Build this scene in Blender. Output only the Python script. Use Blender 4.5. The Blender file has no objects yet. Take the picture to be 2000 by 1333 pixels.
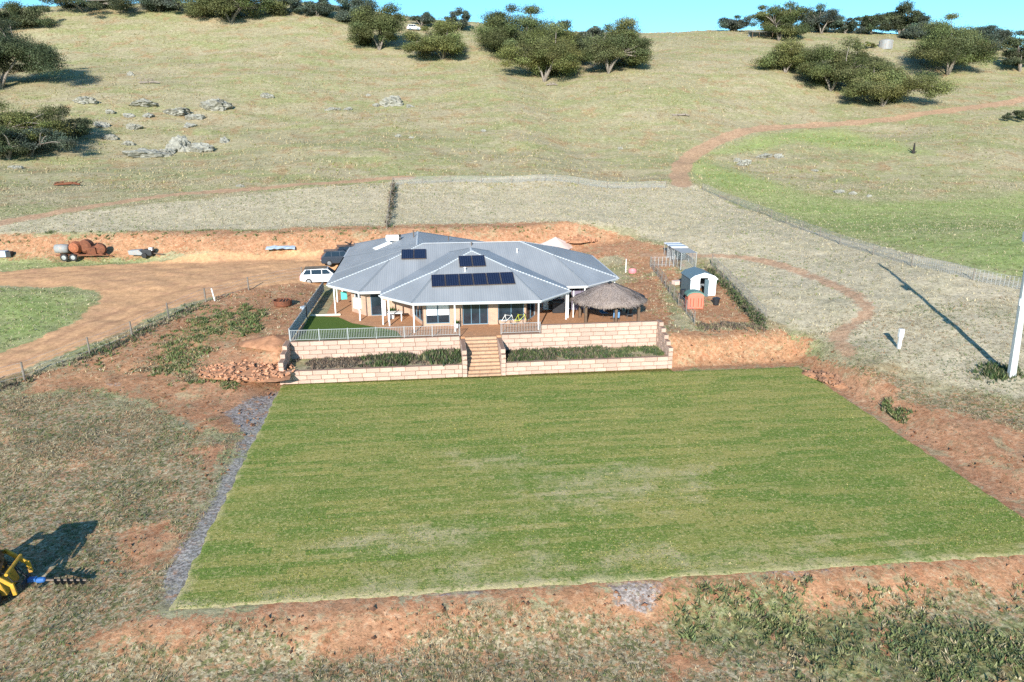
import bpy, bmesh, math, random
import numpy as np
from mathutils import Vector, Matrix
S = bpy.context.scene
COL = S.collection
random.seed(7); RNG = np.random.default_rng(7)
rad = math.radians

# ------------------------------------------------------------------ camera, sky, sun, exposure
F_PX, PITCH, YAW, CAM_H = 1350.0, rad(17), rad(7), 18.0
cam = bpy.data.cameras.new('camera'); camo = bpy.data.objects.new('camera', cam); COL.objects.link(camo)
cam.sensor_width = 36.0; cam.lens = F_PX / 2000 * 36.0; cam.clip_start = 0.5; cam.clip_end = 3000
camo.location = (0, 0, CAM_H); camo.rotation_euler = (math.pi / 2 - PITCH, 0, -YAW)
S.camera = camo

SUN_EL, SUN_AZ = rad(22), rad(197)
w = bpy.data.worlds.new('World'); S.world = w; w.use_nodes = True
wn = w.node_tree; bg = wn.nodes['Background']
sky = wn.nodes.new('ShaderNodeTexSky'); sky.sky_type = 'NISHITA'; sky.sun_disc = False
sky.sun_elevation = SUN_EL; sky.sun_rotation = SUN_AZ; sky.air_density = 1.0; sky.dust_density = 0.2; sky.ozone_density = 3.0
sky.altitude = 300
hs = wn.nodes.new('ShaderNodeMix'); hs.data_type = 'RGBA'; hs.blend_type = 'MULTIPLY'; hs.inputs[0].default_value = 1.0; hs.inputs[7].default_value = (.53, .90, 1.0, 1)
wn.links.new(sky.outputs[0], hs.inputs[6]); wn.links.new(hs.outputs[2], bg.inputs[0]); bg.inputs[1].default_value = 0.125
sl = bpy.data.lights.new('sun', 'SUN'); so = bpy.data.objects.new('sun', sl); COL.objects.link(so)
sl.energy = 4.7; sl.angle = rad(0.5); sl.color = (1.0, 0.945, 0.86)
so.rotation_euler = Vector((math.sin(SUN_AZ) * math.cos(SUN_EL), math.cos(SUN_AZ) * math.cos(SUN_EL), math.sin(SUN_EL))).to_track_quat('Z', 'Y').to_euler()
so.location = (-30, -60, 60)
S.view_settings.view_transform = 'Standard'; S.view_settings.look = 'None'; S.view_settings.gamma = 1.0
S.view_settings.exposure = 0.85
try: S.view_settings.use_curve_mapping = False
except Exception: pass
S.render.engine = 'CYCLES'
S.cycles.use_denoising = False; S.cycles.max_bounces = 6; S.cycles.transparent_max_bounces = 16

# ------------------------------------------------------------------ terrain as a function of x, y
FW = np.array([math.sin(YAW) * math.cos(PITCH), math.cos(YAW) * math.cos(PITCH), -math.sin(PITCH)])
RT = np.array([math.cos(YAW), -math.sin(YAW), 0.0]); UP = np.cross(RT, FW)
def ray(u, v): return FW + RT * (u - 1000) / F_PX - UP * (v - 666.5) / F_PX
def zy(u, v, y):
    r = ray(u, v); t = y / r[1]; return np.array([0, 0, CAM_H]) + r * t
def onz(u, v, z):
    r = ray(u, v); t = (z - CAM_H) / r[2]; return np.array([0, 0, CAM_H]) + r * t
def sstep(a, b, x):
    t = np.clip((x - a) / (b - a), 0, 1); return t * t * (3 - 2 * t)
_perm = np.random.default_rng(3).random(65536)
def vnoise(x, y, s, seed=0):
    x = np.asarray(x) / s + 311.7; y = np.asarray(y) / s + 97.3
    xi = np.floor(x).astype(np.int64); yi = np.floor(y).astype(np.int64); fx = x - xi; fy = y - yi
    fx = fx * fx * (3 - 2 * fx); fy = fy * fy * (3 - 2 * fy)
    h = lambda a, b: _perm[((a * 7349 + b * 9151 + seed * 1013) ^ (a * b * 31 + b * 17)) & 65535]
    return (h(xi, yi) * (1 - fx) + h(xi + 1, yi) * fx) * (1 - fy) + (h(xi, yi + 1) * (1 - fx) + h(xi + 1, yi + 1) * fx) * fy
def fbm(x, y, s, seed=0, o=4):
    t = 0; a = .5; n = 0
    for k in range(o): t = t + a * vnoise(x, y, s, seed + k); n += a; a *= .55; s *= .47
    return t / n

def cutrise(x, y):
    yc = 84.5 + 1.2 * np.sin(np.asarray(x) * .07) + .9 * (fbm(x, y, 7, 41, 3) - .5) * 2
    amp = 2.7 * (1 - sstep(18, 33, x)); amp = amp * (1 - .55 * sstep(-30, -75, x))
    return amp * sstep(yc, yc + 4.8, y)
P = []
for x, y, z in [(-60, 0, -2), (0, 0, -2.6), (60, 0, -1.5), (-30, 12, -1.3), (-10, 15, -1.3), (10, 15, -1.4), (30, 15, -1.1), (48, 18, .2),
                (-20, 24, -.5), (-10, 22, -.55), (0, 21, -.85), (10, 21, -.85), (20, 21, -.8), (29, 22, -.5), (40, 26, 1.0),
                (-17, 30, -.35), (-30, 38, .2), (-42, 30, -.3), (-18, 40, .3), (-14, 47, .5), (-26, 48, .9), (-40, 52, 1.1), (-18, 52, 1.3), (-14, 56, 1.9),
                (-28, 58, 1.8), (-42, 66, 2.2), (-30, 68, 2.5), (-18, 66, 2.3), (-14, 72, 2.6), (-30, 78, 3.1), (-55, 80, 3.1), (-14, 80, 3.1), (-75, 70, 2.2), (-70, 40, 0),
                (33, 30, .7), (33, 40, 1.3), (38, 38.5, 2.0), (34.5, 45, 2.3), (30, 51, 1.7), (22, 56, 2.25), (28, 60, 2.5), (22, 70, 2.5), (20, 80, 3.0), (35, 55, 3.2), (30, 70, 3.2),
                (45, 62, 5.0), (40, 70, 4.6), (50, 45, 3.6), (60, 55, 5.4), (70, 75, 6.8), (36, 82, 5.6), (10, 82, 3.1), (0, 55, 2.2), (10, 65, 2.2)]:
    P.append((x, y, z))
def addpx(u, v, y):
    p = zy(u, v, y); P.append((p[0], p[1], p[2] - float(cutrise(p[0], p[1]))))
ROW = [(440, 91), (400, 102), (360, 115), (300, 136), (250, 155), (200, 174), (150, 196), (100, 225)]
for u in (-250, 0, 250, 500, 750, 1000, 1250, 1500, 1750, 2000, 2250):
    for v, y in ROW:
        if u > 1500 and v == 100: continue
        if u >= 1500 and v == 440: y = 86
        dv = 8 * math.sin(u * .006 + v * .02) if v < 330 else 0
        if u < 600 and v == 440: v = 446
        addpx(u, v, y + dv * .5)
SKYL = [(-250, 40), (0, 24), (100, 20), (250, 18), (400, 17), (520, 20), (650, 28), (760, 44), (880, 56), (1000, 60), (1150, 64), (1270, 68), (1400, 60), (1600, 61), (1780, 68), (1860, 80), (1930, 98), (2000, 112), (2250, 150)]
for u, v in SKYL:
    y = 272 - max(0, u - 1400) * .02; p = zy(u, v, y); P.append(tuple(p))
    for dy, dz in ((35, -1.5), (110, -16), (330, -60)):
        s = (y + dy) / y; P.append((p[0] * s, y + dy, p[2] + dz))
P = np.array(P); SC = 100.0
def _tps_fit():
    X = P[:, :2] / SC; n = len(X)
    d2 = ((X[:, None] - X[None]) ** 2).sum(-1); K = np.where(d2 > 0, d2 * np.log(d2 + 1e-12), 0)
    A = np.zeros((n + 3, n + 3)); A[:n, :n] = K + np.eye(n) * 2e-4; A[:n, n] = 1; A[:n, n + 1:] = X; A[n, :n] = 1; A[n + 1:, :n] = X.T
    return X, np.linalg.solve(A, np.concatenate([P[:, 2], np.zeros(3)]))
TX, TW = _tps_fit()
def tps(x, y):
    x = np.asarray(x, float); sh = x.shape; q = np.stack([x.ravel(), np.asarray(y, float).ravel()], 1) / SC; out = np.empty(len(q)); n = len(TX)
    for i in range(0, len(q), 20000):
        c = q[i:i + 20000]; d2 = ((c[:, None] - TX[None]) ** 2).sum(-1)
        out[i:i + 20000] = (d2 * np.log(d2 + 1e-12)) @ TW[:n] + TW[n] + c @ TW[n + 1:]
    return out.reshape(sh)
def boxdist(x, y, x0, x1, y0, y1):
    dx = np.maximum(np.maximum(x0 - x, x - x1), 0); dy = np.maximum(np.maximum(y0 - y, y - y1), 0); return np.hypot(dx, dy)
def height(x, y):
    x = np.asarray(x, float); y = np.asarray(y, float)
    z = tps(x, y) + cutrise(x, y)
    far = sstep(95, 130, y)
    z = z + far * ((fbm(x, y, 30, 5) - .5) * 2.2 + (fbm(x, y, 7, 9) - .5) * .7) + (1 - far) * ((fbm(x, y, 5, 11) - .5) * .35 + (fbm(x, y, 1.1, 13, 3) - .5) * .13)
    d = boxdist(x, y, -11.0, 28.9, 23.9, 49.6); k = 1 - sstep(.05, 2.6, d); z = z * (1 - k) + 0.0 * k
    d = boxdist(x, y, -11.0, 18.9, 52.82, 80.0); k = 1 - sstep(.05, 3.0, d); k = np.where(y < 52.81, k * sstep(49.6, 52.8, y) * ((x < -10.97) | (x > 18.6)), k); z = z * (1 - k) + 2.17 * k
    g = (x > -10.75) & (x < 18.45) & (y > 49.75) & (y < 52.80); z = np.where(g, .95 + (fbm(x, y, .8, 21) - .5) * .12, z)
    st = (x > 2.4) & (x < 5.5) & (y > 49.7) & (y < 53.2); z = np.where(st, -.1, z)
    return z
def gz(x, y): return float(height(np.array([x]), np.array([y]))[0])
def at(u, v):
    r = ray(u, v); t = np.concatenate([np.linspace(18, 130, 900), np.linspace(130.2, 420, 1200)]); a, b = t[:-1], t[1:]
    p = np.array([0, 0, CAM_H]) + r * t[:, None]; below = p[:, 2] < height(p[:, 0], p[:, 1]); i = int(np.argmax(below))
    if not below.any(): i = len(t) - 1
    lo, hi = t[max(i - 1, 0)], t[i]
    tt = np.linspace(lo, hi, 40); p = np.array([0, 0, CAM_H]) + r * tt[:, None]; j = int(np.argmax(p[:, 2] < height(p[:, 0], p[:, 1])))
    q = p[j]; return Vector((q[0], q[1], gz(q[0], q[1])))
def depth(p): return float((np.array(p) - [0, 0, CAM_H]) @ FW)

# ------------------------------------------------------------------ node helpers and materials
def nodes(mat):
    mat.use_nodes = True; nt = mat.node_tree
    def n(t, ins=None, out=0, **pr):
        x = nt.nodes.new('ShaderNode' + t)
        for k, v in pr.items(): setattr(x, k, v)
        for k, v in (ins or {}).items():
            s = x.inputs[k]
            if isinstance(v, bpy.types.NodeSocket): nt.links.new(v, s)
            else: s.default_value = v
        return x.outputs[out]
    return nt, n, nt.nodes['Principled BSDF']
def math_(n, op, a, b=0.0, clamp=False): return n('Math', {0: a, 1: b}, operation=op, use_clamp=clamp)
def mix(n, f, a, b, mode='MIX'):
    c = lambda v: (*v, 1) if isinstance(v, tuple) and len(v) == 3 else v
    return n('Mix', {0: f, 6: c(a), 7: c(b)}, out=2, data_type='RGBA', blend_type=mode)
def noise(n, vec, scale, detail=4, rough=.6, dist=0.0): return n('TexNoise', {'Vector': vec, 'Scale': scale, 'Detail': detail, 'Roughness': rough, 'Distortion': dist})
def ramp(n, f, lo, hi): return n('MapRange', {0: f, 1: lo, 2: hi}, interpolation_type='SMOOTHSTEP')
M = {}
def simple(name, col, rough=.6, metal=0.0, var=.12, scale=6.0, bump=0.0, spec=.4, objvar=0.0, dirt=None):
    m = bpy.data.materials.new(name); nt, n, bs = nodes(m); tc = n('TexCoord', out=3)
    a = noise(n, tc, scale, 5); f = n('MapRange', {0: a, 1: .25, 2: .75, 3: 1 - var, 4: 1 + var})
    if objvar:
        r = n('ObjectInfo', out=5); f = math_(n, 'MULTIPLY', f, n('MapRange', {0: r, 3: 1 - objvar, 4: 1 + objvar}))
    c = n('VectorMath', {0: (*col,), 3: f}, operation='SCALE')
    if dirt:
        b = noise(n, tc, scale * .37, 6, .7, .4); c = mix(n, ramp(n, b, .5, .72), c, dirt)
    nt.links.new(c, bs.inputs['Base Color']); bs.inputs['Roughness'].default_value = rough; bs.inputs['Metallic'].default_value = metal
    bs.inputs['Specular IOR Level'].default_value = spec
    if bump:
        nt.links.new(n('Bump', {'Strength': bump, 'Distance': .02, 'Height': noise(n, tc, scale * 3, 5)}), bs.inputs['Normal'])
    M[name] = m; return m
simple('limestone', (.47, .34, .275), .9, var=.14, scale=5, bump=.5, objvar=.13, spec=.1, dirt=(.37, .235, .17))
simple('mortar', (.27, .175, .13), .95, var=.2, spec=.05)
simple('step_stone', (.42, .275, .18), .9, var=.14, scale=5, bump=.4, objvar=.08, spec=.15, dirt=(.33, .19, .12))
simple('white_paint', (.75, .76, .76), .5, var=.05)
simple('cream_paint', (.66, .60, .50), .6, var=.05)
simple('fence_metal', (.33, .35, .36), .5, var=.08)
simple('fence_dark', (.17, .19, .21), .5, var=.1)
simple('frame_blue', (.12, .22, .30), .4, var=.05)
simple('trim_white', (.80, .80, .78), .5, var=.04)
simple('dark_glass', (.018, .028, .04), .06, var=.5, scale=1.2, spec=.7)
simple('car_glass', (.012, .016, .02), .05, var=.2, spec=.8)
simple('blind', (.78, .80, .82), .8, var=.04)
simple('soffit', (.55, .54, .50), .8, var=.05)
simple('interior', (.06, .055, .05), .9, var=.3, scale=2)
simple('paving', (.44, .235, .13), .9, var=.22, scale=3.5, bump=.3, spec=.1, dirt=(.36, .21, .13))
simple('turf', (.085, .13, .028), .95, var=.25, scale=9, bump=.8, spec=.05)
simple('timber', (.13, .085, .055), .85, var=.25, scale=5, bump=.4)
simple('weathered_wood', (.19, .165, .14), .9, var=.3, scale=5, bump=.4)
simple('dead_wood', (.24, .20, .17), .9, var=.3, scale=5, bump=.4)
simple('charred_wood', (.025, .022, .02), .9, var=.3)
simple('bark', (.25, .215, .185), .9, var=.35, scale=1.2, bump=.5)
simple('rust', (.17, .06, .03), .85, var=.35, scale=4, bump=.3, dirt=(.06, .03, .02))
simple('galvanised', (.50, .52, .54), .4, metal=.55, var=.15, scale=3)
simple('black_rubber', (.02, .02, .021), .75, var=.3)
simple('black_plastic', (.022, .024, .028), .5, var=.2)
simple('car_white', (.80, .80, .80), .25, var=.03, spec=.6)
simple('car_dark', (.025, .032, .045), .22, var=.08, spec=.6)
simple('car_grey', (.035, .045, .062), .25, var=.08, spec=.6)
simple('alloy', (.45, .46, .48), .35, metal=.8, var=.1)
simple('lamp_red', (.35, .02, .02), .3)
simple('machine_yellow', (.50, .28, .025), .6, var=.25, dirt=(.25, .14, .06))
simple('machine_black', (.02, .022, .026), .5, var=.3)
simple('tank_grey', (.27, .28, .28), .6, var=.2, dirt=(.35, .22, .14)); simple('canopy_blue', (.03, .07, .11), .4, var=.2)
simple('auger_blue', (.03, .12, .34), .4, var=.1)
simple('steel', (.13, .10, .08), .6, metal=.3, var=.3)
simple('concrete', (.50, .53, .53), .85, var=.10, scale=3, bump=.2)
simple('shed_white', (.80, .81, .83), .5, var=.05)
simple('shed_green', (.12, .175, .20), .45, var=.15)
simple('coral_plastic', (.62, .17, .11), .5, var=.08)
simple('green_plastic', (.10, .20, .16), .5, var=.08)
simple('pink_plastic', (.62, .22, .24), .6, var=.08)
simple('turquoise', (.10, .55, .47), .5, var=.05)
simple('lilac_panel', (.17, .15, .21), .7, var=.12)
simple('brick_chunk', (.42, .20, .11), .9, var=.3, scale=8, objvar=.45, dirt=(.45, .32, .22)); simple('clod', (.26, .14, .085), .95, var=.3, scale=6, objvar=.4)
simple('rock', (.27, .262, .225), .95, var=.45, scale=1.8, bump=1.0, spec=.05, dirt=(.09, .09, .075))
simple('rubble_soil', (.40, .20, .11), .95, var=.4, scale=2.2, bump=.5, spec=.1)
simple('sand', (.62, .47, .40), .95, var=.1, scale=3, spec=.1)
simple('tarp_blue', (.38, .45, .52), .5, var=.15)
simple('plastic_blue', (.06, .18, .36), .4, var=.1)

def mat_brick():
    m = bpy.data.materials.new('brick'); nt, n, bs = nodes(m); g = n('NewGeometry'); x = n('SeparateXYZ', {0: g}, out=0)
    nt2 = nt; sep = x.node; s = math_(n, 'ADD', sep.outputs[0], sep.outputs[1]); v = n('CombineXYZ', {0: s, 1: sep.outputs[2]})
    b = n('TexBrick', {'Vector': v, 'Color1': (.42, .27, .19, 1), 'Color2': (.36, .215, .155, 1), 'Mortar': (.42, .35, .28, 1), 'Scale': 1.0, 'Mortar Size': .012, 'Brick Width': .31, 'Row Height': .1}, out=0)
    c = mix(n, ramp(n, noise(n, g, 1.3, 5), .35, .7), b, (.46, .31, .22)); nt.links.new(c, bs.inputs['Base Color']); bs.inputs['Roughness'].default_value = .9
    M['brick'] = m
mat_brick()
def mat_roof():
    m = bpy.data.materials.new('roof_metal'); nt, n, bs = nodes(m); g = n('NewGeometry'); a = n('Attribute', out=2, attribute_name='across')
    wv = math_(n, 'SINE', math_(n, 'MULTIPLY', a, 2 * math.pi / .19)); sheet = math_(n, 'FRACT', math_(n, 'DIVIDE', a, .76)); seam = math_(n, 'LESS_THAN', sheet, .07)
    st = n('TexNoise', {'Vector': n('VectorMath', {0: g, 1: (1, .3, 1)}, operation='MULTIPLY'), 'Scale': .5, 'Detail': 5})
    c = mix(n, ramp(n, st, .3, .75), (.285, .293, .30), (.36, .365, .37)); c = mix(n, math_(n, 'MULTIPLY', seam, .25), c, (.2, .22, .24))
    nt.links.new(c, bs.inputs['Base Color']); bs.inputs['Roughness'].default_value = .5; bs.inputs['Metallic'].default_value = .12
    nt.links.new(n('Bump', {'Strength': .35, 'Distance': .02, 'Height': wv}), bs.inputs['Normal']); M['roof_metal'] = m
mat_roof(); simple('roof_cap', (.34, .375, .40), .5, var=.06); simple('roof_ridge', (.50, .51, .52), .5, var=.06); simple('roof_cap_dark', (.21, .225, .24), .5, var=.06)
def mat_panel():
    m = bpy.data.materials.new('solar_cell'); nt, n, bs = nodes(m); tc = n('TexCoord', out=3); x = n('SeparateXYZ', {0: tc}).node
    fx = math_(n, 'FRACT', math_(n, 'MULTIPLY', x.outputs[0], 5.2)); fy = math_(n, 'FRACT', math_(n, 'MULTIPLY', x.outputs[1], 5.2))
    l = math_(n, 'MAXIMUM', math_(n, 'LESS_THAN', fx, .08), math_(n, 'LESS_THAN', fy, .05))
    c = mix(n, l, (.008, .011, .028), (.05, .06, .11)); nt.links.new(c, bs.inputs['Base Color']); bs.inputs['Roughness'].default_value = .16; M['solar_cell'] = m
mat_panel()
def mat_thatch():
    m = bpy.data.materials.new('thatch'); nt, n, bs = nodes(m); tc = n('TexCoord', out=3)
    a = n('TexNoise', {'Vector': n('VectorMath', {0: tc, 1: (9, 9, 2.5)}, operation='MULTIPLY'), 'Scale': 1.6, 'Detail': 6, 'Roughness': .75})
    c = mix(n, ramp(n, a, .3, .7), (.09, .07, .06), (.42, .34, .30)); nt.links.new(c, bs.inputs['Base Color']); bs.inputs['Roughness'].default_value = 1
    bs.inputs['Specular IOR Level'].default_value = .05
    nt.links.new(n('Bump', {'Strength': 1.0, 'Distance': .06, 'Height': a}), bs.inputs['Normal']); M['thatch'] = m
mat_thatch()
def mat_tint(name, rough=.9, trans=.15, amb=1.0):
    m = bpy.data.materials.new(name); nt, n, bs = nodes(m); a = n('Attribute', out=0, attribute_name='tint')
    nt.links.new(a, bs.inputs['Base Color']); bs.inputs['Roughness'].default_value = rough; bs.inputs['Specular IOR Level'].default_value = .15
    t = n('BsdfTranslucent', {0: a}); mx = n('MixShader', {0: trans, 1: bs.outputs[0], 2: t}); nt.links.new(mx, nt.nodes['Material Output'].inputs[0]); M[name] = m
mat_tint('leaf', .55, .2); mat_tint('weed', .9, .2)
def mat_net(name, col, cover):
    m = bpy.data.materials.new(name); nt, n, bs = nodes(m); g = n('NewGeometry'); x = n('SeparateXYZ', {0: g}).node
    h = math_(n, 'ADD', math_(n, 'MULTIPLY', x.outputs[0], 1.0), x.outputs[1])
    a = math_(n, 'FRACT', math_(n, 'MULTIPLY', h, 8)); b = math_(n, 'FRACT', math_(n, 'MULTIPLY', x.outputs[2], 8))
    wire = math_(n, 'MAXIMUM', math_(n, 'LESS_THAN', a, cover), math_(n, 'LESS_THAN', b, cover))
    bs.inputs['Base Color'].default_value = (*col, 1); bs.inputs['Roughness'].default_value = .6
    mx = n('MixShader', {0: wire, 1: n('BsdfTransparent'), 2: bs.outputs[0]}); nt.links.new(mx, nt.nodes['Material Output'].inputs[0]); M[name] = m
mat_net('wire_netting', (.33, .335, .33), .13)

# ------------------------------------------------------------------ object helpers
class MB:
    def __init__(s): s.v = []; s.f = []
    def add(s, v, f):
        o = len(s.v); s.v += [tuple(p) for p in v]; s.f += [tuple(i + o for i in q) for q in f]; return s
    def box(s, c, d, rz=0.0, rx=0.0, ry=0.0):
        m = Matrix.Translation(c) @ Matrix.Rotation(rz, 4, 'Z') @ Matrix.Rotation(ry, 4, 'Y') @ Matrix.Rotation(rx, 4, 'X')
        v = [m @ Vector((x * d[0] / 2, y * d[1] / 2, z * d[2] / 2)) for x in (-1, 1) for y in (-1, 1) for z in (-1, 1)]
        return s.add(v, [(0, 1, 3, 2), (4, 6, 7, 5), (0, 4, 5, 1), (2, 3, 7, 6), (0, 2, 6, 4), (1, 5, 7, 3)])
    def box2(s, a, b): return s.box([(a[i] + b[i]) / 2 for i in range(3)], [abs(b[i] - a[i]) for i in range(3)])
    def tube(s, pts, rs, n=6, cap=True):
        pts = [Vector(p) for p in pts]; rs = rs if isinstance(rs, (list, tuple)) else [rs] * len(pts); v = []; f = []
        for i, p in enumerate(pts):
            d = (pts[min(i + 1, len(pts) - 1)] - pts[max(i - 1, 0)]).normalized(); q = Vector((0, 0, 1)).rotation_difference(d)
            for k in range(n):
                a = 2 * math.pi * k / n; v.append(p + q @ Vector((math.cos(a) * rs[i], math.sin(a) * rs[i], 0)))
        for i in range(len(pts) - 1):
            for k in range(n): f.append((i * n + k, i * n + (k + 1) % n, (i + 1) * n + (k + 1) % n, (i + 1) * n + k))
        if cap: f.append(tuple(range(n))[::-1]); f.append(tuple((len(pts) - 1) * n + k for k in range(n)))
        return s.add(v, f)
    def lathe(s, prof, n=16, c=(0, 0, 0), axis='Z'):
        v = []; f = []
        for r, z in prof:
            for k in range(n):
                a = 2 * math.pi * k / n; p = (r * math.cos(a), r * math.sin(a), z)
                if axis == 'Y': p = (p[0], p[2], p[1])
                if axis == 'X': p = (p[2], p[0], p[1])
                v.append((p[0] + c[0], p[1] + c[1], p[2] + c[2]))
        for i in range(len(prof) - 1):
            for k in range(n): f.append((i * n + k, i * n + (k + 1) % n, (i + 1) * n + (k + 1) % n, (i + 1) * n + k))
        f.append(tuple(range(n))[::-1]); f.append(tuple((len(prof) - 1) * n + k for k in range(n)))
        return s.add(v, f)
    def prism(s, poly, axis, a, b):
        n = len(poly)
        def P3(p, t): return {'X': (t, p[0], p[1]), 'Y': (p[0], t, p[1]), 'Z': (p[0], p[1], t)}[axis]
        return s.add([P3(p, a) for p in poly] + [P3(p, b) for p in poly], [tuple(range(n)), tuple(range(2 * n - 1, n - 1, -1))] + [(i, i + n, (i + 1) % n + n, (i + 1) % n) for i in range(n)])
    def mesh(s, name):
        me = bpy.data.meshes.new(name); me.from_pydata(s.v, [], s.f); bm = bmesh.new(); bm.from_mesh(me); bmesh.ops.recalc_face_normals(bm, faces=bm.faces); bm.to_mesh(me); bm.free(); return me
    def build(s, name, mat, parent=None, smooth=False, bevel=0.0):
        o = bpy.data.objects.new(name, s.mesh(name)); COL.objects.link(o); o.data.materials.append(M[mat])
        if smooth:
            for p in o.data.polygons: p.use_smooth = True
        if bevel:
            b = o.modifiers.new('bevel', 'BEVEL'); b.width = bevel; b.segments = 2
        if parent: o.parent = parent
        return o
def tag(o, label=None, cat=None, group=None, kind=None):
    if label: o['label'] = label
    if cat: o['category'] = cat
    if group: o['group'] = group
    if kind: o['kind'] = kind
    return o
def thing(name, label, cat, loc=(0, 0, 0), rz=0.0, group=None):
    o = bpy.data.objects.new(name, None); COL.objects.link(o); o.location = loc; o.rotation_euler = (0, 0, rz); o.empty_display_size = .3
    return tag(o, label, cat, group)
def inst(mesh_obj_or_mesh, name, loc, parent=None, rz=0.0, sc=(1, 1, 1), mat=None):
    me = mesh_obj_or_mesh; o = bpy.data.objects.new(name, me); COL.objects.link(o); o.location = loc; o.rotation_euler = (0, 0, rz); o.scale = sc
    if parent: o.parent = parent
    return o
def mesh_np(name, V, Fc, mat, attrs=None, tint=None, smooth=False, parent=None):
    me = bpy.data.meshes.new(name); V = np.asarray(V, np.float32); Fc = np.asarray(Fc, np.int32); k = Fc.shape[1]
    me.vertices.add(len(V)); me.vertices.foreach_set('co', V.ravel()); me.loops.add(Fc.size); me.loops.foreach_set('vertex_index', Fc.ravel())
    me.polygons.add(len(Fc)); me.polygons.foreach_set('loop_start', np.arange(0, Fc.size, k, dtype=np.int32))
    me.update(calc_edges=True)
    me.polygons.foreach_set('use_smooth', np.full(len(Fc), bool(smooth)))
    for an, av in (attrs or {}).items():
        a = me.attributes.new(an, 'FLOAT', 'POINT'); a.data.foreach_set('value', np.asarray(av, np.float32))
    if tint is not None:
        a = me.attributes.new('tint', 'FLOAT_COLOR', 'POINT'); a.data.foreach_set('color', np.concatenate([tint, np.ones((len(tint), 1))], 1).astype(np.float32).ravel())
    me.materials.append(M[mat]); me.validate(); o = bpy.data.objects.new(name, me); COL.objects.link(o)
    if parent: o.parent = parent
    return o

# ------------------------------------------------------------------ where soil, tracks, green and pale grass lie on the ground
def wpoly(px): return np.array([at(u, v)[:2] for u, v in px])
def sdist(poly, x, y):
    d = np.full(x.shape, 1e9); inside = np.zeros(x.shape, bool); n = len(poly)
    for i in range(n):
        a = poly[i]; b = poly[(i + 1) % n]; ab = b - a; L = (ab ** 2).sum() + 1e-9
        t = np.clip(((x - a[0]) * ab[0] + (y - a[1]) * ab[1]) / L, 0, 1); d = np.minimum(d, np.hypot(x - a[0] - t * ab[0], y - a[1] - t * ab[1]))
        c = ((a[1] > y) != (b[1] > y)) & (x < (b[0] - a[0]) * (y - a[1]) / (b[1] - a[1] + 1e-12) + a[0]); inside ^= c
    return np.where(inside, d, -d)
def linedist(line, x, y, hw):
    d = np.full(x.shape, 1e9)
    for a, b in zip(line[:-1], line[1:]):
        ab = b - a; L = (ab ** 2).sum() + 1e-9; t = np.clip(((x - a[0]) * ab[0] + (y - a[1]) * ab[1]) / L, 0, 1)
        d = np.minimum(d, np.hypot(x - a[0] - t * ab[0], y - a[1] - t * ab[1]))
    return hw - d
def smooth_line(px, k=8):
    w_ = wpoly(px); out = []
    for i in range(len(w_) - 1):
        p0, p1, p2, p3 = w_[max(i - 1, 0)], w_[i], w_[i + 1], w_[min(i + 2, len(w_) - 1)]
        for j in range(k):
            t = j / k; out.append(.5 * ((2 * p1) + (-p0 + p2) * t + (2 * p0 - 5 * p1 + 4 * p2 - p3) * t * t + (-p0 + 3 * p1 - 3 * p2 + p3) * t ** 3))
    return np.array(out + [w_[-1]])
DRIVE = wpoly([(-60, 535), (120, 522), (330, 506), (560, 496), (720, 492), (720, 540), (640, 556), (560, 556), (440, 572), (330, 606), (200, 660), (80, 710), (-60, 758), (-60, 712), (60, 668), (150, 628), (196, 592), (190, 570), (140, 560), (-60, 562)])
TRACK_UP = smooth_line([(1331, 362), (1328, 335), (1348, 308), (1392, 281), (1450, 258), (1510, 250), (1600, 245), (1700, 237), (1800, 223), (1900, 210), (2010, 194), (2120, 176)])
TRACK_L = smooth_line([(-60, 452), (60, 425), (200, 400), (330, 382), (480, 371), (620, 359), (740, 350), (800, 348)])
RUTS = [smooth_line(p) for p in ([(-60, 742), (80, 690), (220, 630), (360, 584), (480, 556), (600, 534)], [(-60, 726), (80, 672), (210, 616), (340, 572), (460, 546), (590, 526)], [(-60, 548), (120, 540), (300, 528), (480, 518), (600, 512)], [(-60, 541), (120, 533), (300, 521), (480, 511), (600, 505)])]
TRACK_R = smooth_line([(1655, 690), (1640, 655), (1690, 615), (1680, 585), (1600, 545), (1500, 512), (1400, 500), (1260, 498)])
SOIL = [wpoly(p) for p in (
    [(-60, 466), (300, 452), (755, 441), (1000, 434), (1130, 436), (1230, 462), (1330, 488), (1330, 520), (1240, 540), (1215, 500), (720, 500), (-60, 508)],
    [(460, 545), (640, 540), (560, 690), (555, 760), (545, 775), (470, 845), (370, 850), (300, 790), (180, 760), (60, 772), (60, 735), (170, 695), (330, 628), (430, 580)],
    [(1322, 585), (1345, 540), (1385, 528), (1440, 590), (1484, 632), (1362, 636)], [(1285, 530), (1318, 522), (1325, 552), (1300, 556)],
    [(1210, 560), (1280, 540), (1320, 640), (1480, 640), (1570, 660), (1680, 735), (1800, 790), (1960, 830), (2060, 860), (2060, 1060), (1990, 1020), (1560, 716), (1305, 722), (1300, 640), (1240, 628)],
    [(320, 1200), (640, 1166), (1200, 1135), (1600, 1098), (2060, 1080), (2060, 1170), (1960, 1180), (1880, 1130), (1800, 1185), (1600, 1190), (1500, 1140), (1340, 1180), (1280, 1240), (1100, 1190), (900, 1190), (800, 1270), (640, 1290), (540, 1220), (420, 1225), (350, 1290), (250, 1250), (280, 1200)],
    [(180, 1040), (330, 1010), (360, 1080), (280, 1120)], [(360, 880), (450, 870), (420, 930)], [(1700, 1240), (1720, 1225), (1760, 1240), (1740, 1265)],
    [(1300, 1290), (1360, 1275), (1380, 1310), (1320, 1320)], [(160, 1250), (230, 1230), (240, 1270), (180, 1280)])]
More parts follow.
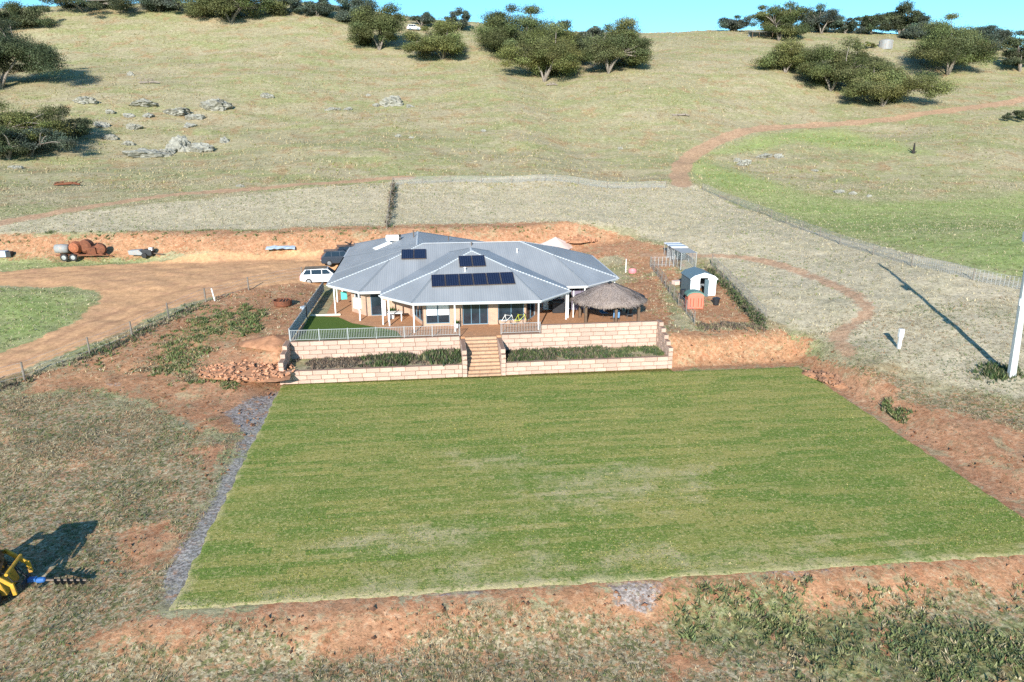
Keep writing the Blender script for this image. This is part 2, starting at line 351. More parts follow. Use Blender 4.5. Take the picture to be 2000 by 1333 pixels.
GRAVEL = [wpoly(p) for p in ([(549, 762), (500, 775), (440, 808), (478, 850), (440, 920), (400, 1010), (330, 1110), (318, 1205), (345, 1195)], [(1180, 1140), (1290, 1138), (1270, 1205), (1200, 1180)], [(1480, 1112), (1600, 1100), (1620, 1112), (1500, 1122)], [(205, 752), (245, 745), (240, 760)], [(830, 1166), (940, 1150), (940, 1162)])]
LUSH = [wpoly(p) for p in ([(1370, 358), (1335, 335), (1362, 306), (1430, 332), (1500, 352), (1600, 384), (1700, 396), (1850, 392), (2080, 370), (2080, 562), (1900, 530), (1640, 458), (1480, 395)],
    [(1390, 300), (1480, 264), (1560, 256), (1640, 254), (1740, 276), (1820, 302), (1700, 296), (1560, 278), (1440, 300)],
    [(-60, 565), (130, 565), (180, 585), (150, 630), (50, 680), (-60, 700)], [(-60, 505), (180, 495), (300, 505), (120, 522), (-60, 535)],
    [(320, 660), (420, 610), (500, 640), (470, 660), (420, 660), (370, 730), (300, 725)], [(1330, 1130), (1560, 1150), (1600, 1260), (1420, 1270), (1300, 1230)], [(1540, 1200), (1900, 1200), (2060, 1190), (2060, 1333), (1600, 1333)],
    [(480, 600), (505, 640), (470, 655)])]
PALE = [wpoly(p) for p in ([(-60, 440), (300, 398), (760, 355), (1000, 345), (1360, 362), (1640, 465), (2060, 575), (2060, 790), (1900, 770), (1700, 690), (1560, 640), (1490, 620), (1390, 510), (1240, 450), (1100, 434), (755, 440), (-60, 462)],)]
WEEDY = [wpoly(p) for p in ([(-90, 770), (180, 765), (300, 800), (450, 860), (400, 1000), (310, 1200), (640, 1180), (1200, 1150), (2060, 1085), (2300, 1400), (-200, 1400), (-300, 1000)],
    [(1560, 716), (1720, 730), (2060, 800), (2060, 1080)])]

def masks(x, y):
    mx = lambda L: np.max([sdist(p, x, y) for p in L], 0)
    lim = lambda d: np.clip(d, -6, 6)
    return dict(rut=lim(np.max([linedist(p, x, y, .28) for p in RUTS], 0)), soil=lim(mx(SOIL)), gravel=lim(mx(GRAVEL)), lush=lim(mx(LUSH)), pale=lim(mx(PALE)), weedy=lim(mx(WEEDY)), drive=lim(sdist(DRIVE, x, y)),
                track=lim(np.maximum(linedist(TRACK_UP, x, y, 1.75), np.maximum(linedist(TRACK_L, x, y, 1.2) - .2, linedist(TRACK_R, x, y, 1.35) - .70))))

def mat_ground():
    m = bpy.data.materials.new('ground'); nt, n, bs = nodes(m); g = n('NewGeometry')
    at_ = lambda a: n('Attribute', out=2, attribute_name=a)
    n1 = noise(n, g, .045, 5, .6); n2 = noise(n, g, .22, 5, .65, .3); n3 = noise(n, g, 1.1, 5, .7); n4 = noise(n, g, 5.0, 4, .75)
    st = n('TexNoise', {'Vector': n('VectorMath', {0: g, 1: (.35, 1.1, 1.1)}, operation='MULTIPLY'), 'Scale': .16, 'Detail': 6, 'Roughness': .68})
    def edge(a, amp, wd, nz=None):
        nn = math_(n, 'MULTIPLY', math_(n, 'SUBTRACT', nz or n2, .5), amp); nn = math_(n, 'ADD', nn, math_(n, 'MULTIPLY', math_(n, 'SUBTRACT', n3, .5), amp * .8)); nn = math_(n, 'ADD', nn, math_(n, 'MULTIPLY', math_(n, 'SUBTRACT', n4, .5), amp * .8)); wd = wd * .5
        return n('MapRange', {0: math_(n, 'ADD', at_(a), nn), 1: -wd, 2: wd}, interpolation_type='SMOOTHSTEP')
    # dry hill pasture
    c = mix(n, ramp(n, n1, .35, .65), (.375, .315, .20), (.325, .29, .17))
    c = mix(n, ramp(n, st, .42, .62), c, (.265, .27, .12))
    c = mix(n, ramp(n, n2, .50, .68), c, (.33, .225, .12))
    c = mix(n, math_(n, 'MULTIPLY', ramp(n, n3, .48, .72), .8), c, (.46, .395, .26))
    lush = mix(n, ramp(n, st, .35, .65), (.235, .315, .09), (.37, .37, .165))
    lush = mix(n, ramp(n, n3, .4, .75), lush, (.28, .345, .11))
    c = mix(n, math_(n, 'MULTIPLY', edge('lush', 7, 7.0), .92), c, lush)
    pale = mix(n, ramp(n, n2, .3, .7), (.52, .44, .31), (.43, .375, .25)); pale = mix(n, ramp(n, n3, .5, .8), pale, (.52, .45, .32))
    c = mix(n, edge('pale', 3, .8), c, pale)
    weed = mix(n, ramp(n, n3, .35, .65), (.34, .245, .145), (.25, .20, .11)); weed = mix(n, ramp(n, n2, .52, .68), weed, (.44, .235, .13))
    f1 = noise(n, g, 6.5, 2, .5); f2 = noise(n, g, 4.1, 2, .55, .6); f3 = noise(n, g, 9.0, 2, .5)
    weed = mix(n, math_(n, 'MULTIPLY', ramp(n, f1, .50, .58), .85), weed, (.43, .365, .24)); weed = mix(n, math_(n, 'MULTIPLY', ramp(n, f2, .48, .41), .85), weed, (.135, .145, .055)); weed = mix(n, math_(n, 'MULTIPLY', ramp(n, noise(n, g, 3.4, 2, .55), .54, .60), .6), weed, (.43, .215, .115)); weed = mix(n, math_(n, 'MULTIPLY', ramp(n, f3, .42, .36), .8), weed, (.07, .06, .04))
    weed = mix(n, math_(n, 'MULTIPLY', edge('lush', 5, 1.0), .6), weed, mix(n, ramp(n, f2, .42, .56), (.07, .095, .035), (.19, .235, .085)))
    c = mix(n, edge('weedy', 5, .7), c, weed)
    soil = mix(n, ramp(n, n2, .3, .7), (.42, .205, .112), (.48, .26, .15)); soil = mix(n, ramp(n, n1, .4, .6), soil, (.41, .215, .115)); soil = mix(n, ramp(n, n3, .50, .68), soil, (.37, .165, .085)); soil = mix(n, math_(n, 'MULTIPLY', ramp(n, f2, .54, .62), .6), soil, (.48, .27, .155)); soil = mix(n, math_(n, 'MULTIPLY', ramp(n, f1, .40, .33), .5), soil, (.24, .11, .06))
    soil = mix(n, math_(n, 'MULTIPLY', ramp(n, n4, .58, .75), .5), soil, (.22, .105, .06))
    soil = mix(n, math_(n, 'MULTIPLY', ramp(n, noise(n, g, .5, 6, .78, .5), .54, .62), .8), soil, (.37, .29, .17))
    soil = mix(n, math_(n, 'MULTIPLY', math_(n, 'MULTIPLY', edge('lush', 6, 1.0), ramp(n, f2, .46, .56)), .7), soil, (.15, .18, .07))
    c = mix(n, edge('soil', 3.4, .45), c, soil)
    dr = mix(n, ramp(n, n2, .3, .7), (.61, .35, .18), (.55, .315, .17)); wear = n('TexNoise', {'Vector': n('VectorMath', {0: g, 1: (.55, 1.0, 1)}, operation='MULTIPLY'), 'Scale': .8, 'Detail': 5, 'Roughness': .7})
    dr = mix(n, ramp(n, wear, .5, .75), dr, (.48, .255, .15))
    c = mix(n, edge('drive', 2.0, .35), c, dr)
    c = mix(n, math_(n, 'MULTIPLY', edge('rut', .9, .5), .5), c, (.40, .215, .125))
    tr = mix(n, n3, (.40, .235, .145), (.50, .315, .20)); c = mix(n, math_(n, 'MULTIPLY', edge('track', 1.9, .4), .9), c, tr)
    gv = mix(n, ramp(n, f1, .42, .58), (.20, .18, .17), (.38, .35, .335)); gv = mix(n, ramp(n, n3, .55, .68), gv, (.42, .22, .13)); c = mix(n, math_(n, 'MULTIPLY', edge('gravel', 1.6, .3), .85), c, gv)
    mid = noise(n, g, 1.7, 2, .55); mid2 = noise(n, g, 3.3, 2, .55, .5); nd = math_(n, 'SUBTRACT', 1.0, math_(n, 'MULTIPLY', edge('drive', 2, .4), .8))
    c = mix(n, math_(n, 'MULTIPLY', math_(n, 'MULTIPLY', ramp(n, mid, .44, .34), .30), nd), c, mix(n, .62, c, (.10, .085, .04))); c = mix(n, math_(n, 'MULTIPLY', math_(n, 'MULTIPLY', ramp(n, mid2, .44, .35), .42), nd), c, mix(n, .55, c, (.08, .075, .035))); c = mix(n, math_(n, 'MULTIPLY', math_(n, 'MULTIPLY', ramp(n, mid2, .55, .64), .22), nd), c, (.55, .47, .32))
    # fine speckle of stems, stones and clods
    sp = noise(n, g, 13.0, 3, .8); c = mix(n, ramp(n, sp, .30, .48), mix(n, .5, c, (.06, .05, .03)), c)
    sp2 = noise(n, g, 2.3, 6, .82); c = n('VectorMath', {0: c, 3: n('MapRange', {0: sp2, 1: .3, 2: .7, 3: .68, 4: 1.30})}, operation='SCALE')
    c = n('VectorMath', {0: c, 3: n('MapRange', {0: noise(n, g, .62, 6, .85), 1: .32, 2: .68, 3: .78, 4: 1.18})}, operation='SCALE')
    nt.links.new(c, bs.inputs['Base Color']); bs.inputs['Roughness'].default_value = 1; bs.inputs['Specular IOR Level'].default_value = .05
    h = math_(n, 'ADD', math_(n, 'MULTIPLY', sp2, .5), math_(n, 'MULTIPLY', n4, .25)); smoothr = math_(n, 'SUBTRACT', 1.0, math_(n, 'MULTIPLY', edge('drive', 2, .4), .75))
    nt.links.new(n('Bump', {'Strength': math_(n, 'MULTIPLY', smoothr, .9), 'Distance': .14, 'Height': h}), bs.inputs['Normal']); M['ground'] = m
mat_ground()

def axis(segs):
    out = [segs[0][0]]
    for a, b, st in segs:
        k = max(1, round((b - a) / st)); out += list(a + (b - a) * np.arange(1, k + 1) / k)
    return out
gx = axis([(-900, -300, 40), (-300, -160, 6), (-160, -60, 1.6), (-60, -30, .6), (-30, 40, .38), (40, 75, .6), (75, 200, 1.6), (200, 330, 5), (330, 900, 40)])
gy = axis([(-120, 0, 12), (0, 16, 1), (16, 60, .36), (60, 96, .42), (96, 140, .8), (140, 290, 1.3), (290, 340, 4), (340, 700, 30)])
gx = np.array(sorted(set(np.round(gx + [-11.05, -10.85, -10.7, 18.4, 18.6, 2.35, 2.5, 5.45, 5.6], 3)))); gy = np.array(sorted(set(np.round(gy + [49.62, 49.74, 49.8, 52.5, 52.74, 52.86, 53.2, 53.25], 3))))
GX, GY = np.meshgrid(gx, gy); gxf, gyf = GX.ravel(), GY.ravel(); GZ = height(gxf, gyf); GM = masks(gxf, gyf)
nx, ny = len(gx), len(gy); idx = np.arange(nx * ny).reshape(ny, nx)
quads = np.stack([idx[:-1, :-1], idx[:-1, 1:], idx[1:, 1:], idx[1:, :-1]], -1).reshape(-1, 4)
qa = lambda a: a[quads].mean(1)
qx, qy = qa(gxf), qa(gyf)
isdrive = qa(GM['drive']) > 0; istrack = (qa(GM['track']) > 0) & ~isdrive; isgar = (qx > -10.75) & (qx < 18.45) & (qy > 49.75) & (qy < 52.80) & ~isdrive & ~istrack
ishill = (qy > 118) & ~isdrive & ~istrack & ~isgar
GV = np.stack([gxf, gyf, GZ], 1)
def sub(name, sel):
    q = quads[sel]; used, inv = np.unique(q, return_inverse=True)
    return tag(mesh_np(name, GV[used], inv.reshape(-1, 4), 'ground', {k: a[used] for k, a in GM.items()}, smooth=True), kind='structure')
sub('ground', ~(isdrive | istrack | isgar | ishill)); sub('driveway', isdrive); sub('dirt_track', istrack); sub('garden_soil', isgar); sub('hill', ishill)

# ------------------------------------------------------------------ lawn of laid turf
def mat_lawn():
    m = bpy.data.materials.new('lawn'); nt, n, bs = nodes(m); g = n('NewGeometry'); x = n('SeparateXYZ', {0: g}).node
    row = math_(n, 'FLOOR', math_(n, 'DIVIDE', x.outputs[1], .42)); off = math_(n, 'MULTIPLY', n('TexWhiteNoise', {'W': row}, noise_dimensions='1D'), 3.0)
    cell = math_(n, 'FLOOR', math_(n, 'DIVIDE', math_(n, 'ADD', x.outputs[0], off), 3.6)); rnd = n('TexWhiteNoise', {'Vector': n('CombineXYZ', {0: row, 1: cell})}, noise_dimensions='2D')
    str_ = n('TexNoise', {'Vector': n('VectorMath', {0: g, 1: (.16, 1.1, 1)}, operation='MULTIPLY'), 'Scale': 1.0, 'Detail': 8, 'Roughness': .74})
    big = noise(n, g, .11, 4, .6); med = noise(n, g, .55, 6, .72); fine = noise(n, g, 4.5, 5, .8); vf = noise(n, g, 16, 3, .8)
    k = math_(n, 'ADD', math_(n, 'MULTIPLY', rnd, .16), math_(n, 'ADD', math_(n, 'MULTIPLY', str_, .5), math_(n, 'MULTIPLY', big, .42)))
    c = mix(n, ramp(n, k, .41, .68), (.150, .212, .046), (.335, .295, .092))
    dry = math_(n, 'ADD', math_(n, 'MULTIPLY', at_attr(n, 'dry'), .30), math_(n, 'ADD', math_(n, 'MULTIPLY', med, .55), math_(n, 'MULTIPLY', rnd, .07)))
    c = mix(n, math_(n, 'MULTIPLY', ramp(n, dry, .45, .64), .8), c, (.50, .41, .24))
    l1 = noise(n, g, 8.0, 2, .5); l2 = noise(n, g, 5.0, 2, .55, .4)
    c = mix(n, math_(n, 'MULTIPLY', ramp(n, l1, .52, .62), .5), c, (.48, .41, .18)); c = mix(n, math_(n, 'MULTIPLY', ramp(n, l2, .45, .35), .6), c, (.085, .15, .022)); c = mix(n, math_(n, 'MULTIPLY', ramp(n, fine, .42, .26), .4), c, (.08, .14, .022))
    c = n('VectorMath', {0: c, 3: n('MapRange', {0: vf, 1: .3, 2: .7, 3: .75, 4: 1.25})}, operation='SCALE')
    nt.links.new(c, bs.inputs['Base Color']); bs.inputs['Roughness'].default_value = 1; bs.inputs['Specular IOR Level'].default_value = .04
    seam = math_(n, 'LESS_THAN', math_(n, 'FRACT', math_(n, 'DIVIDE', x.outputs[1], .42)), .06)
    h = math_(n, 'SUBTRACT', math_(n, 'ADD', math_(n, 'MULTIPLY', fine, .6), math_(n, 'MULTIPLY', vf, .4)), math_(n, 'MULTIPLY', seam, .2))
    nt.links.new(n('Bump', {'Strength': .8, 'Distance': .07, 'Height': h}), bs.inputs['Normal']); M['lawn'] = m
def at_attr(n, a): return n('Attribute', out=2, attribute_name=a)
mat_lawn()
def build_lawn():
    nxl, nyl = 320, 160; U, Vv = np.meshgrid(np.linspace(0, 1, nxl), np.linspace(0, 1, nyl))
    c00, c10, c01, c11 = np.array([-10.5, 24.25]), np.array([28.1, 23.45]), np.array([-11.0, 49.5]), np.array([28.85, 48.65])
    X = c00[0] * (1 - U) * (1 - Vv) + c10[0] * U * (1 - Vv) + c01[0] * (1 - U) * Vv + c11[0] * U * Vv
    Y = c00[1] * (1 - U) * (1 - Vv) + c10[1] * U * (1 - Vv) + c01[1] * (1 - U) * Vv + c11[1] * U * Vv
    top = (Vv > .99) & (X < 18.6); Y = np.where(top, 49.56, Y)
    e = np.minimum(np.minimum(U, 1 - U) * 39, np.minimum(Vv, 1 - Vv) * 25)
    rag = (fbm(X, Y, .6, 61, 3) - .5) * .3 * (e < .01) * (Vv < .99); Y = Y + rag * ((Vv < .01)); X = X + rag * ((U < .01) | (U > .99))
    Z = np.where(e < .01, .012, .05) + (fbm(X, Y, 3.5, 71, 2) - .5) * .03 * (e > .3)
    # worn: toward the middle and along the near and left edges
    blob = lambda cx, cy, rx, ry: np.exp(-((X - cx) / rx) ** 2 - ((Y - cy) / ry) ** 2)
    dry = .62 * blob(8, 31, 9, 3.5) + .55 * blob(2, 36, 6, 2.5) + .7 * blob(-2, 28, 6, 1.6) + .85 * np.exp(-(Vv * 25 / .8)) + .7 * np.exp(-(U * 39 / .6)) + .35 * blob(14, 33, 8, 3) + .3 * blob(20, 26, 6, 2) + .5 * np.exp(-((1 - Vv) * 25 / .5)) + .55 * blob(6, 25.5, 12, 1.5)
    ii = np.arange(nxl * nyl).reshape(nyl, nxl); q = np.stack([ii[:-1, :-1], ii[:-1, 1:], ii[1:, 1:], ii[1:, :-1]], -1).reshape(-1, 4)
    tag(mesh_np('lawn', np.stack([X, Y, Z], -1).reshape(-1, 3), q, 'lawn', {'dry': np.clip(dry, 0, 1.2).ravel()}, smooth=True), kind='structure')
build_lawn()

# ------------------------------------------------------------------ limestone retaining walls, terrace and stairs
def block_mesh(name, jit):
    r = random.Random(jit); bm = bmesh.new(); bmesh.ops.create_cube(bm, size=1.0)
    for v in bm.verts: v.co += Vector((r.uniform(-.012, .012), r.uniform(-.03, .03), r.uniform(-.02, .02)))
    bmesh.ops.bevel(bm, geom=bm.edges[:], offset=.028, segments=1, affect='EDGES'); me = bpy.data.meshes.new(name); bm.to_mesh(me); bm.free(); me.materials.append(M['limestone']); return me
BLK = [block_mesh('block', i) for i in range(6)]
def block_wall(label, p0, p1, z0, rows, h=.35, th=.35, L=1.0, group='limestone retaining walls', starts=None, ends=None, name='retaining_wall'):
    p0 = Vector((*p0, 0)); p1 = Vector((*p1, 0)); d = p1 - p0; ln = d.length; d.normalize(); ang = math.atan2(d.y, d.x)
    t = thing(name, label, 'wall', (p0.x, p0.y, z0), ang, group)
    core = MB()
    for k in range(rows):
        a = starts[k] if starts else 0; b = ends[k] if ends else ln
        core.box2((a + .03, -th / 2 + .035, k * h - .002 * (k % 2)), (b - .03, th / 2 - .035, (k + 1) * h - .012 - .002 * (k % 2)))
        s = a; first = True
        while s < b - .02:
            l = (L * (.55 if (k % 2 and first) else 1)) * random.uniform(.9, 1.08); l = min(l, b - s)
            if b - s - l < .28: l = b - s
            o = inst(random.choice(BLK), 'block', (s + l / 2, random.uniform(-.008, .008), (k + .5) * h), t, 0, (l - .048, th, h - .036)); s += l; first = False
    core.build('mortar', 'mortar', t); return t
block_wall('low pink limestone wall along the lawn, west of the stairs', (-10.78, 49.67), (2.3, 49.67), -.03, 3)
block_wall('low pink limestone wall along the lawn, east of the stairs', (5.62, 49.67), (18.42, 49.67), -.03, 3)
block_wall('upper limestone wall carrying the long balustrade, behind the leafier garden bed', (-10.78, 52.72), (2.3, 52.72), .25, 6)
block_wall('upper limestone wall, tall where it screens the thatched gazebo', (5.62, 52.72), (18.42, 52.72), .25, 8, starts=[0] * 6 + [3.2, 3.2])
block_wall('stepped limestone end wall nearest the brick rubble heap', (-10.96, 49.5), (-10.96, 52.9), -.03, 7, starts=[0, 0, 0, 0, 0, .9, 1.9], L=.9)
block_wall('stepped limestone end wall nearest the bare orange bank', (18.6, 49.5), (18.6, 52.9), -.03, 9, starts=[0, 0, 0, 0, 0, .6, 1.2, 1.9, 2.5], L=.9)
block_wall('limestone cheek wall on the west side of the stairs', (2.49, 49.4), (2.49, 52.9), -.03, 6, L=.9, ends=[3.5] * 6, name='stair_cheek_wall', starts=[0, 0, 0, 0, 0, .3])
block_wall('limestone cheek wall on the east side of the stairs', (5.43, 49.4), (5.43, 52.9), -.03, 6, L=.9, ends=[3.5] * 6, name='stair_cheek_wall', starts=[0, 0, 0, 0, 0, .3])
def stairs():
    t = thing('stone_stairs', 'limestone block stairs climbing from the lawn to the terrace', 'stairs', (2.7, 49.42, 0)); n = 11; rise = 2.2 / n; tr = .325
    for k in range(n):
        o = bpy.data.objects.new('step', None); s = 0.0
        m = MB(); cuts = [0, .95, 1.85, 2.54] if k % 2 else [0, .55, 1.5, 2.54]
        for a, b in zip(cuts[:-1], cuts[1:]): m.box(((a + b) / 2, k * tr + tr / 2 + .03, k * rise + rise / 2 - .006), (b - a - .02, tr + .06, rise - .012))
        m.box2((.02, k * tr + .03, -.1), (2.52, k * tr + tr, k * rise + rise - .04)); m.build('step', 'step_stone', t, bevel=.012)
stairs()
pv = MB(); pv.box2((-10.78, 52.9, 1.6), (18.42, 58.6, 2.2)); pv.box2((2.68, 52.98, 1.5), (5.24, 52.9, 2.2)); pv.box2((-9.2, 58.6, 1.6), (17.6, 80, 2.199))
tag(pv.build('terrace', 'paving'), kind='structure')
tl = MB(); poly = [(-10.5, 53.1), (-2.2, 53.1), (-2.8, 55.2), (-4.6, 56.6), (-6.6, 58.0), (-8.0, 60.2), (-10.5, 60.9)]; tl.prism(poly, 'Z', 2.204, 2.235)
tag(tl.build('terrace_turf', 'turf'), kind='structure')
tag(MB().box2((-10.5, 60.9, 2.2), (-7.9, 61.05, 2.34)).build('garden_edging', 'cream_paint'), 'pale kerb edging between the terrace turf and red mulch', 'edging')
bal_me = MB().box((0, 0, .36), (.022, .022, .72)).mesh('baluster'); bal_me.materials.append(M['fence_metal'])
def balustrade(label, p0, p1, z, hgt=.9, gap=.125, mat='fence_metal', bars=None):
    a = Vector((*p0, 0)); b = Vector((*p1, 0)); d = b - a; ln = d.length; t = thing('balustrade', label, 'fence', (a.x, a.y, z), math.atan2(d.y, d.x), 'terrace balustrades')
    MB().box((ln / 2, 0, hgt - .03), (ln, .035, .035)).build('rail', mat, t); MB().box((ln / 2, 0, .11), (ln, .03, .03)).build('rail', mat, t)
    np_ = max(2, round(ln / 2.2) + 1)
    for k in range(np_): MB().box((ln * k / (np_ - 1), 0, hgt / 2 + .02), (.05, .05, hgt + .04)).build('post', mat, t)
    k = int(ln / gap)
    for i in range(1, k): inst(bars or bal_me, 'baluster', (ln * i / k, 0, .13), t, 0, (1, 1, (hgt - .2) / .72))
balustrade('long grey balustrade on the limestone wall beside the terrace turf', (-10.75, 52.78), (2.3, 52.78), 2.35)
balustrade('short grey balustrade on the limestone wall just east of the stairs', (5.6, 52.78), (8.75, 52.78), 2.35)
bal_dk = MB().box((0, 0, .36), (.045, .06, .72)).mesh('baluster'); bal_dk.materials.append(M['fence_metal'])
balustrade('close barred side balustrade between the red mulch and the terrace turf', (-10.85, 53.0), (-10.75, 60.2), 2.2, 1.1, .11, bars=bal_dk)
balustrade('close barred side balustrade running from the dark gate post towards the white car', (-10.75, 60.4), (-10.6, 70.5), 2.2, 1.15, .11, bars=bal_dk)
tag(MB().box((-10.75, 60.3, 2.85), (.14, .14, 1.5)).build('gate_post', 'black_plastic'), 'dark gate post between the two side balustrades', 'post')

# ------------------------------------------------------------------ the house
house = thing('house', 'single storey brick homestead under a wide blue grey metal roof', 'house', (4, 66, 2.2))
HO = Vector((4, 66, 2.2)); HI = Matrix.Translation(-HO)
class HB(MB):
    def build(s, name, mat, parent=house, **k):
        if parent is house: s.v = [tuple(Vector(v) - HO) for v in s.v]
        return super().build(name, mat, parent, **k)
ZE = 4.75
BODY = {'B': ([(-9, 62.2), (-5.9, 58.95), (14, 58.95), (17.6, 61.9), (17.9, 74), (15.2, 76.2), (-9, 76.2)], .31), 'A': ([(-4.1, 57.4), (-1.4, 54.35), (9.0, 54.0), (12.05, 57.2), (12.05, 72), (-4.1, 72)], .34),
        'C': ([(-9, 67.3), (7, 67.3), (7, 85), (-9, 85)], .312)}
def clip(poly, a, b, c):   # keep a*x+b*y+c<=0
    out = []
    for i in range(len(poly)):
        p, q = poly[i], poly[(i + 1) % len(poly)]; fp = a * p[0] + b * p[1] + c; fq = a * q[0] + b * q[1] + c
        if fp <= 1e-9: out.append(p)
        if (fp < -1e-9 and fq > 1e-9) or (fp > 1e-9 and fq < -1e-9):
            t = fp / (fp - fq); out.append((p[0] + t * (q[0] - p[0]), p[1] + t * (q[1] - p[1])))
    return out
ROOFZ = {}; ridge_segs = []
for key, (poly, pit) in BODY.items():
    n = len(poly); pl = []
    for i in range(n):
        p = Vector(poly[i]); q = Vector(poly[(i + 1) % n]); e = (q - p).normalized(); nin = Vector((-e.y, e.x)); g_ = 40.0 if (key == 'C' and i == 0) else 1.0; pl.append((g_ * nin.x, g_ * nin.y, -g_ * (nin.x * p.x + nin.y * p.y)))
    ROOFZ[key] = (pl, pit, poly)
    for i in range(n):
        f = [tuple(p) for p in poly]
        for j in range(n):
            if j != i: f = clip(f, pl[i][0] - pl[j][0], pl[i][1] - pl[j][1], pl[i][2] - pl[j][2])
        if len(f) < 3 or (key == 'C' and i == 0): continue
        p = Vector(poly[i]); q = Vector(poly[(i + 1) % n]); e = (q - p).normalized()
        zz = lambda x, y: ZE + pit * (pl[i][0] * x + pl[i][1] * y + pl[i][2])
        top = [(x, y, zz(x, y)) for x, y in f]; off = {'A': .012, 'B': 0, 'C': .006}[key]
        V = [(x - HO.x, y - HO.y, z - HO.z + off) for x, y, z in top]
        me = bpy.data.meshes.new('roof_sheet'); me.from_pydata(V, [], [tuple(range(len(V)))]); at2 = me.attributes.new('across', 'FLOAT', 'POINT')
        at2.data.foreach_set('value', [e.x * x + e.y * y for x, y, z in top]); me.materials.append(M['roof_metal']); o = bpy.data.objects.new('roof_sheet', me); COL.objects.link(o); o.parent = house
        for a in range(len(top)):
            b = (a + 1) % len(top)
            if abs(top[a][2] - ZE) < .02 and abs(top[b][2] - ZE) < .02: continue
            ridge_segs.append((key, i, Vector(top[a]), Vector(top[b])))
        # fascia and gutter along this eave
        if (key == 'A' and i in (3, 4, 5)): continue
        m = HB(); ln = (q - p).length; ang = math.atan2(e.y, e.x); mid = (p + q) / 2; nrm = Vector((e.y, -e.x))
        m.box((mid.x + nrm.x * .06, mid.y + nrm.y * .06, ZE - .045), (ln + .1, .12, .11), ang); m.box((mid.x + nrm.x * -.02, mid.y + nrm.y * -.02, ZE - .13), (ln, .03, .2), ang); m.build('gutter', 'roof_ridge')
    dz = {'A': .10, 'B': .085, 'C': .07}[key]
    me = bpy.data.meshes.new('soffit'); me.from_pydata([(x - HO.x, y - HO.y, ZE - dz - HO.z) for x, y in poly], [], [tuple(range(n))]); me.materials.append(M['soffit']); o = bpy.data.objects.new('soffit', me); COL.objects.link(o); o.parent = house
def roofz(x, y):
    best = -9
    for pl, pit, poly in ROOFZ.values():
        z = min(ZE + pit * (a * x + b * y + c) for a, b, c in pl)
        if z >= ZE - .01: best = max(best, z)
    return best
done = set()
for key, i, a, b in ridge_segs:     # caps along hips and ridges, only where they lie on top
    k = tuple(sorted([(round(a.x, 2), round(a.y, 2)), (round(b.x, 2), round(b.y, 2))]))
    if k in done: continue
    done.add(k); L = (b - a).length; N = max(1, int(L / .28)); cap = HB(); sc = HB(); d = (b - a).normalized(); run = []
    vis = [roofz(*(a.lerp(b, (s + .5) / N)).xy) < a.lerp(b, (s + .5) / N).z + .025 for s in range(N)]
    nrm = Vector((-d.y, d.x, 0)).normalized()
    s = 0
    while s < N:
        if not vis[s]: s += 1; continue
        e_ = s
        while e_ < N and vis[e_]: e_ += 1
        A = a.lerp(b, s / N); Bb = a.lerp(b, e_ / N); up = Vector((0, 0, 1))
        v = []
        for P_ in (A, Bb):
            v += [P_ - nrm * .11 - up * .0, P_ - nrm * .0 + up * .055, P_ + nrm * .11 - up * .0]
        cap.add(v, [(0, 1, 4, 3), (1, 2, 5, 4)])
        for j in range(s, e_):
            c = a.lerp(b, (j + .5) / N)
            sc.box(c + up * .03, (.15, .15, .07), math.atan2(d.y, d.x))
        s = e_
    if cap.v:
        lowp = a if a.z < b.z else b; dot = any(abs(lowp.x - ex) < .1 and abs(lowp.y - ey) < .1 for ex, ey in ((-4.1, 57.4), (12.05, 57.2), (-9, 62.2), (17.6, 61.9))) or (lowp.z > ZE + .3 and abs(d.z) > .02)
        co = cap.build('ridge_cap', 'roof_ridge' if abs(d.z) < .02 else 'roof_cap' if dot else 'roof_cap_dark')
        if dot: tag(sc.build('cap_scallops', 'roof_ridge'), kind='stuff')

def solar(px, py, nrow):
    for k in range(nrow):
        x = px + k * 1.17; y = py; z = roofz(x, y); th = math.atan2(roofz(x, y + .5) - roofz(x, y - .5), 1.0); ty = math.atan2(roofz(x + .4, y) - roofz(x - .4, y), .8)
        f = MB().box((0, 0, 0), (1.13, 1.95, .05)).build('solar_panel', 'steel', house); f.location = Vector((x, y, z + .1)) - HO; f.rotation_euler = (th, -ty, 0)
        MB().box((0, 0, .026), (1.07, 1.89, .006)).build('cell_sheet', 'solar_cell', f)
def roofpt(u, v):   # where the picture's ray meets the roof
    r = ray(u, v)
    for t in np.linspace(45, 95, 2500):
        p = np.array([0, 0, CAM_H]) + r * t
        if roofz(p[0], p[1]) > p[2]: return p
    return p
p = roofpt(856, 551); solar(p[0], p[1], 6); p = roofpt(909, 513); solar(p[0], p[1], 2); p = roofpt(796, 499); solar(p[0], p[1], 2)
# roof furniture: water heater on the west slope, pipes
p = roofpt(764, 474); x, y = p[0], p[1]; z = roofz(x, y)
wh = HB(); wh.lathe([(.02, -.75), (.32, -.72), (.34, -.6), (.34, .6), (.32, .72), (.02, .75)], 14, (x + .2, y, z + .48), 'X'); wh.build('water_heater_tank', 'trim_white', smooth=True)
HB().lathe([(.36, -.12), (.37, .12)], 14, (x + .95, y, z + .48), 'X').build('water_heater_end', 'black_plastic')
HB().box((x - .9, y - 1.0, roofz(x - .9, y - 1.0) + .12), (1.9, 1.1, .07), .35, 0, -.32).build('collector_panel', 'trim_white')
for u, v, h, mt in ((1010, 493, .35, 'trim_white'), (908, 531, .4, 'trim_white'), (876, 470, .5, 'steel'), (921, 480, .3, 'steel'), (808, 464, .7, 'steel')):
    p = roofpt(u, v); z = roofz(p[0], p[1]); HB().tube([(p[0], p[1], z - .05), (p[0], p[1], z + h)], .06, 8).tube([(p[0], p[1], z + h - .06), (p[0], p[1], z + h)], .1, 8).build('vent_pipe', mt)

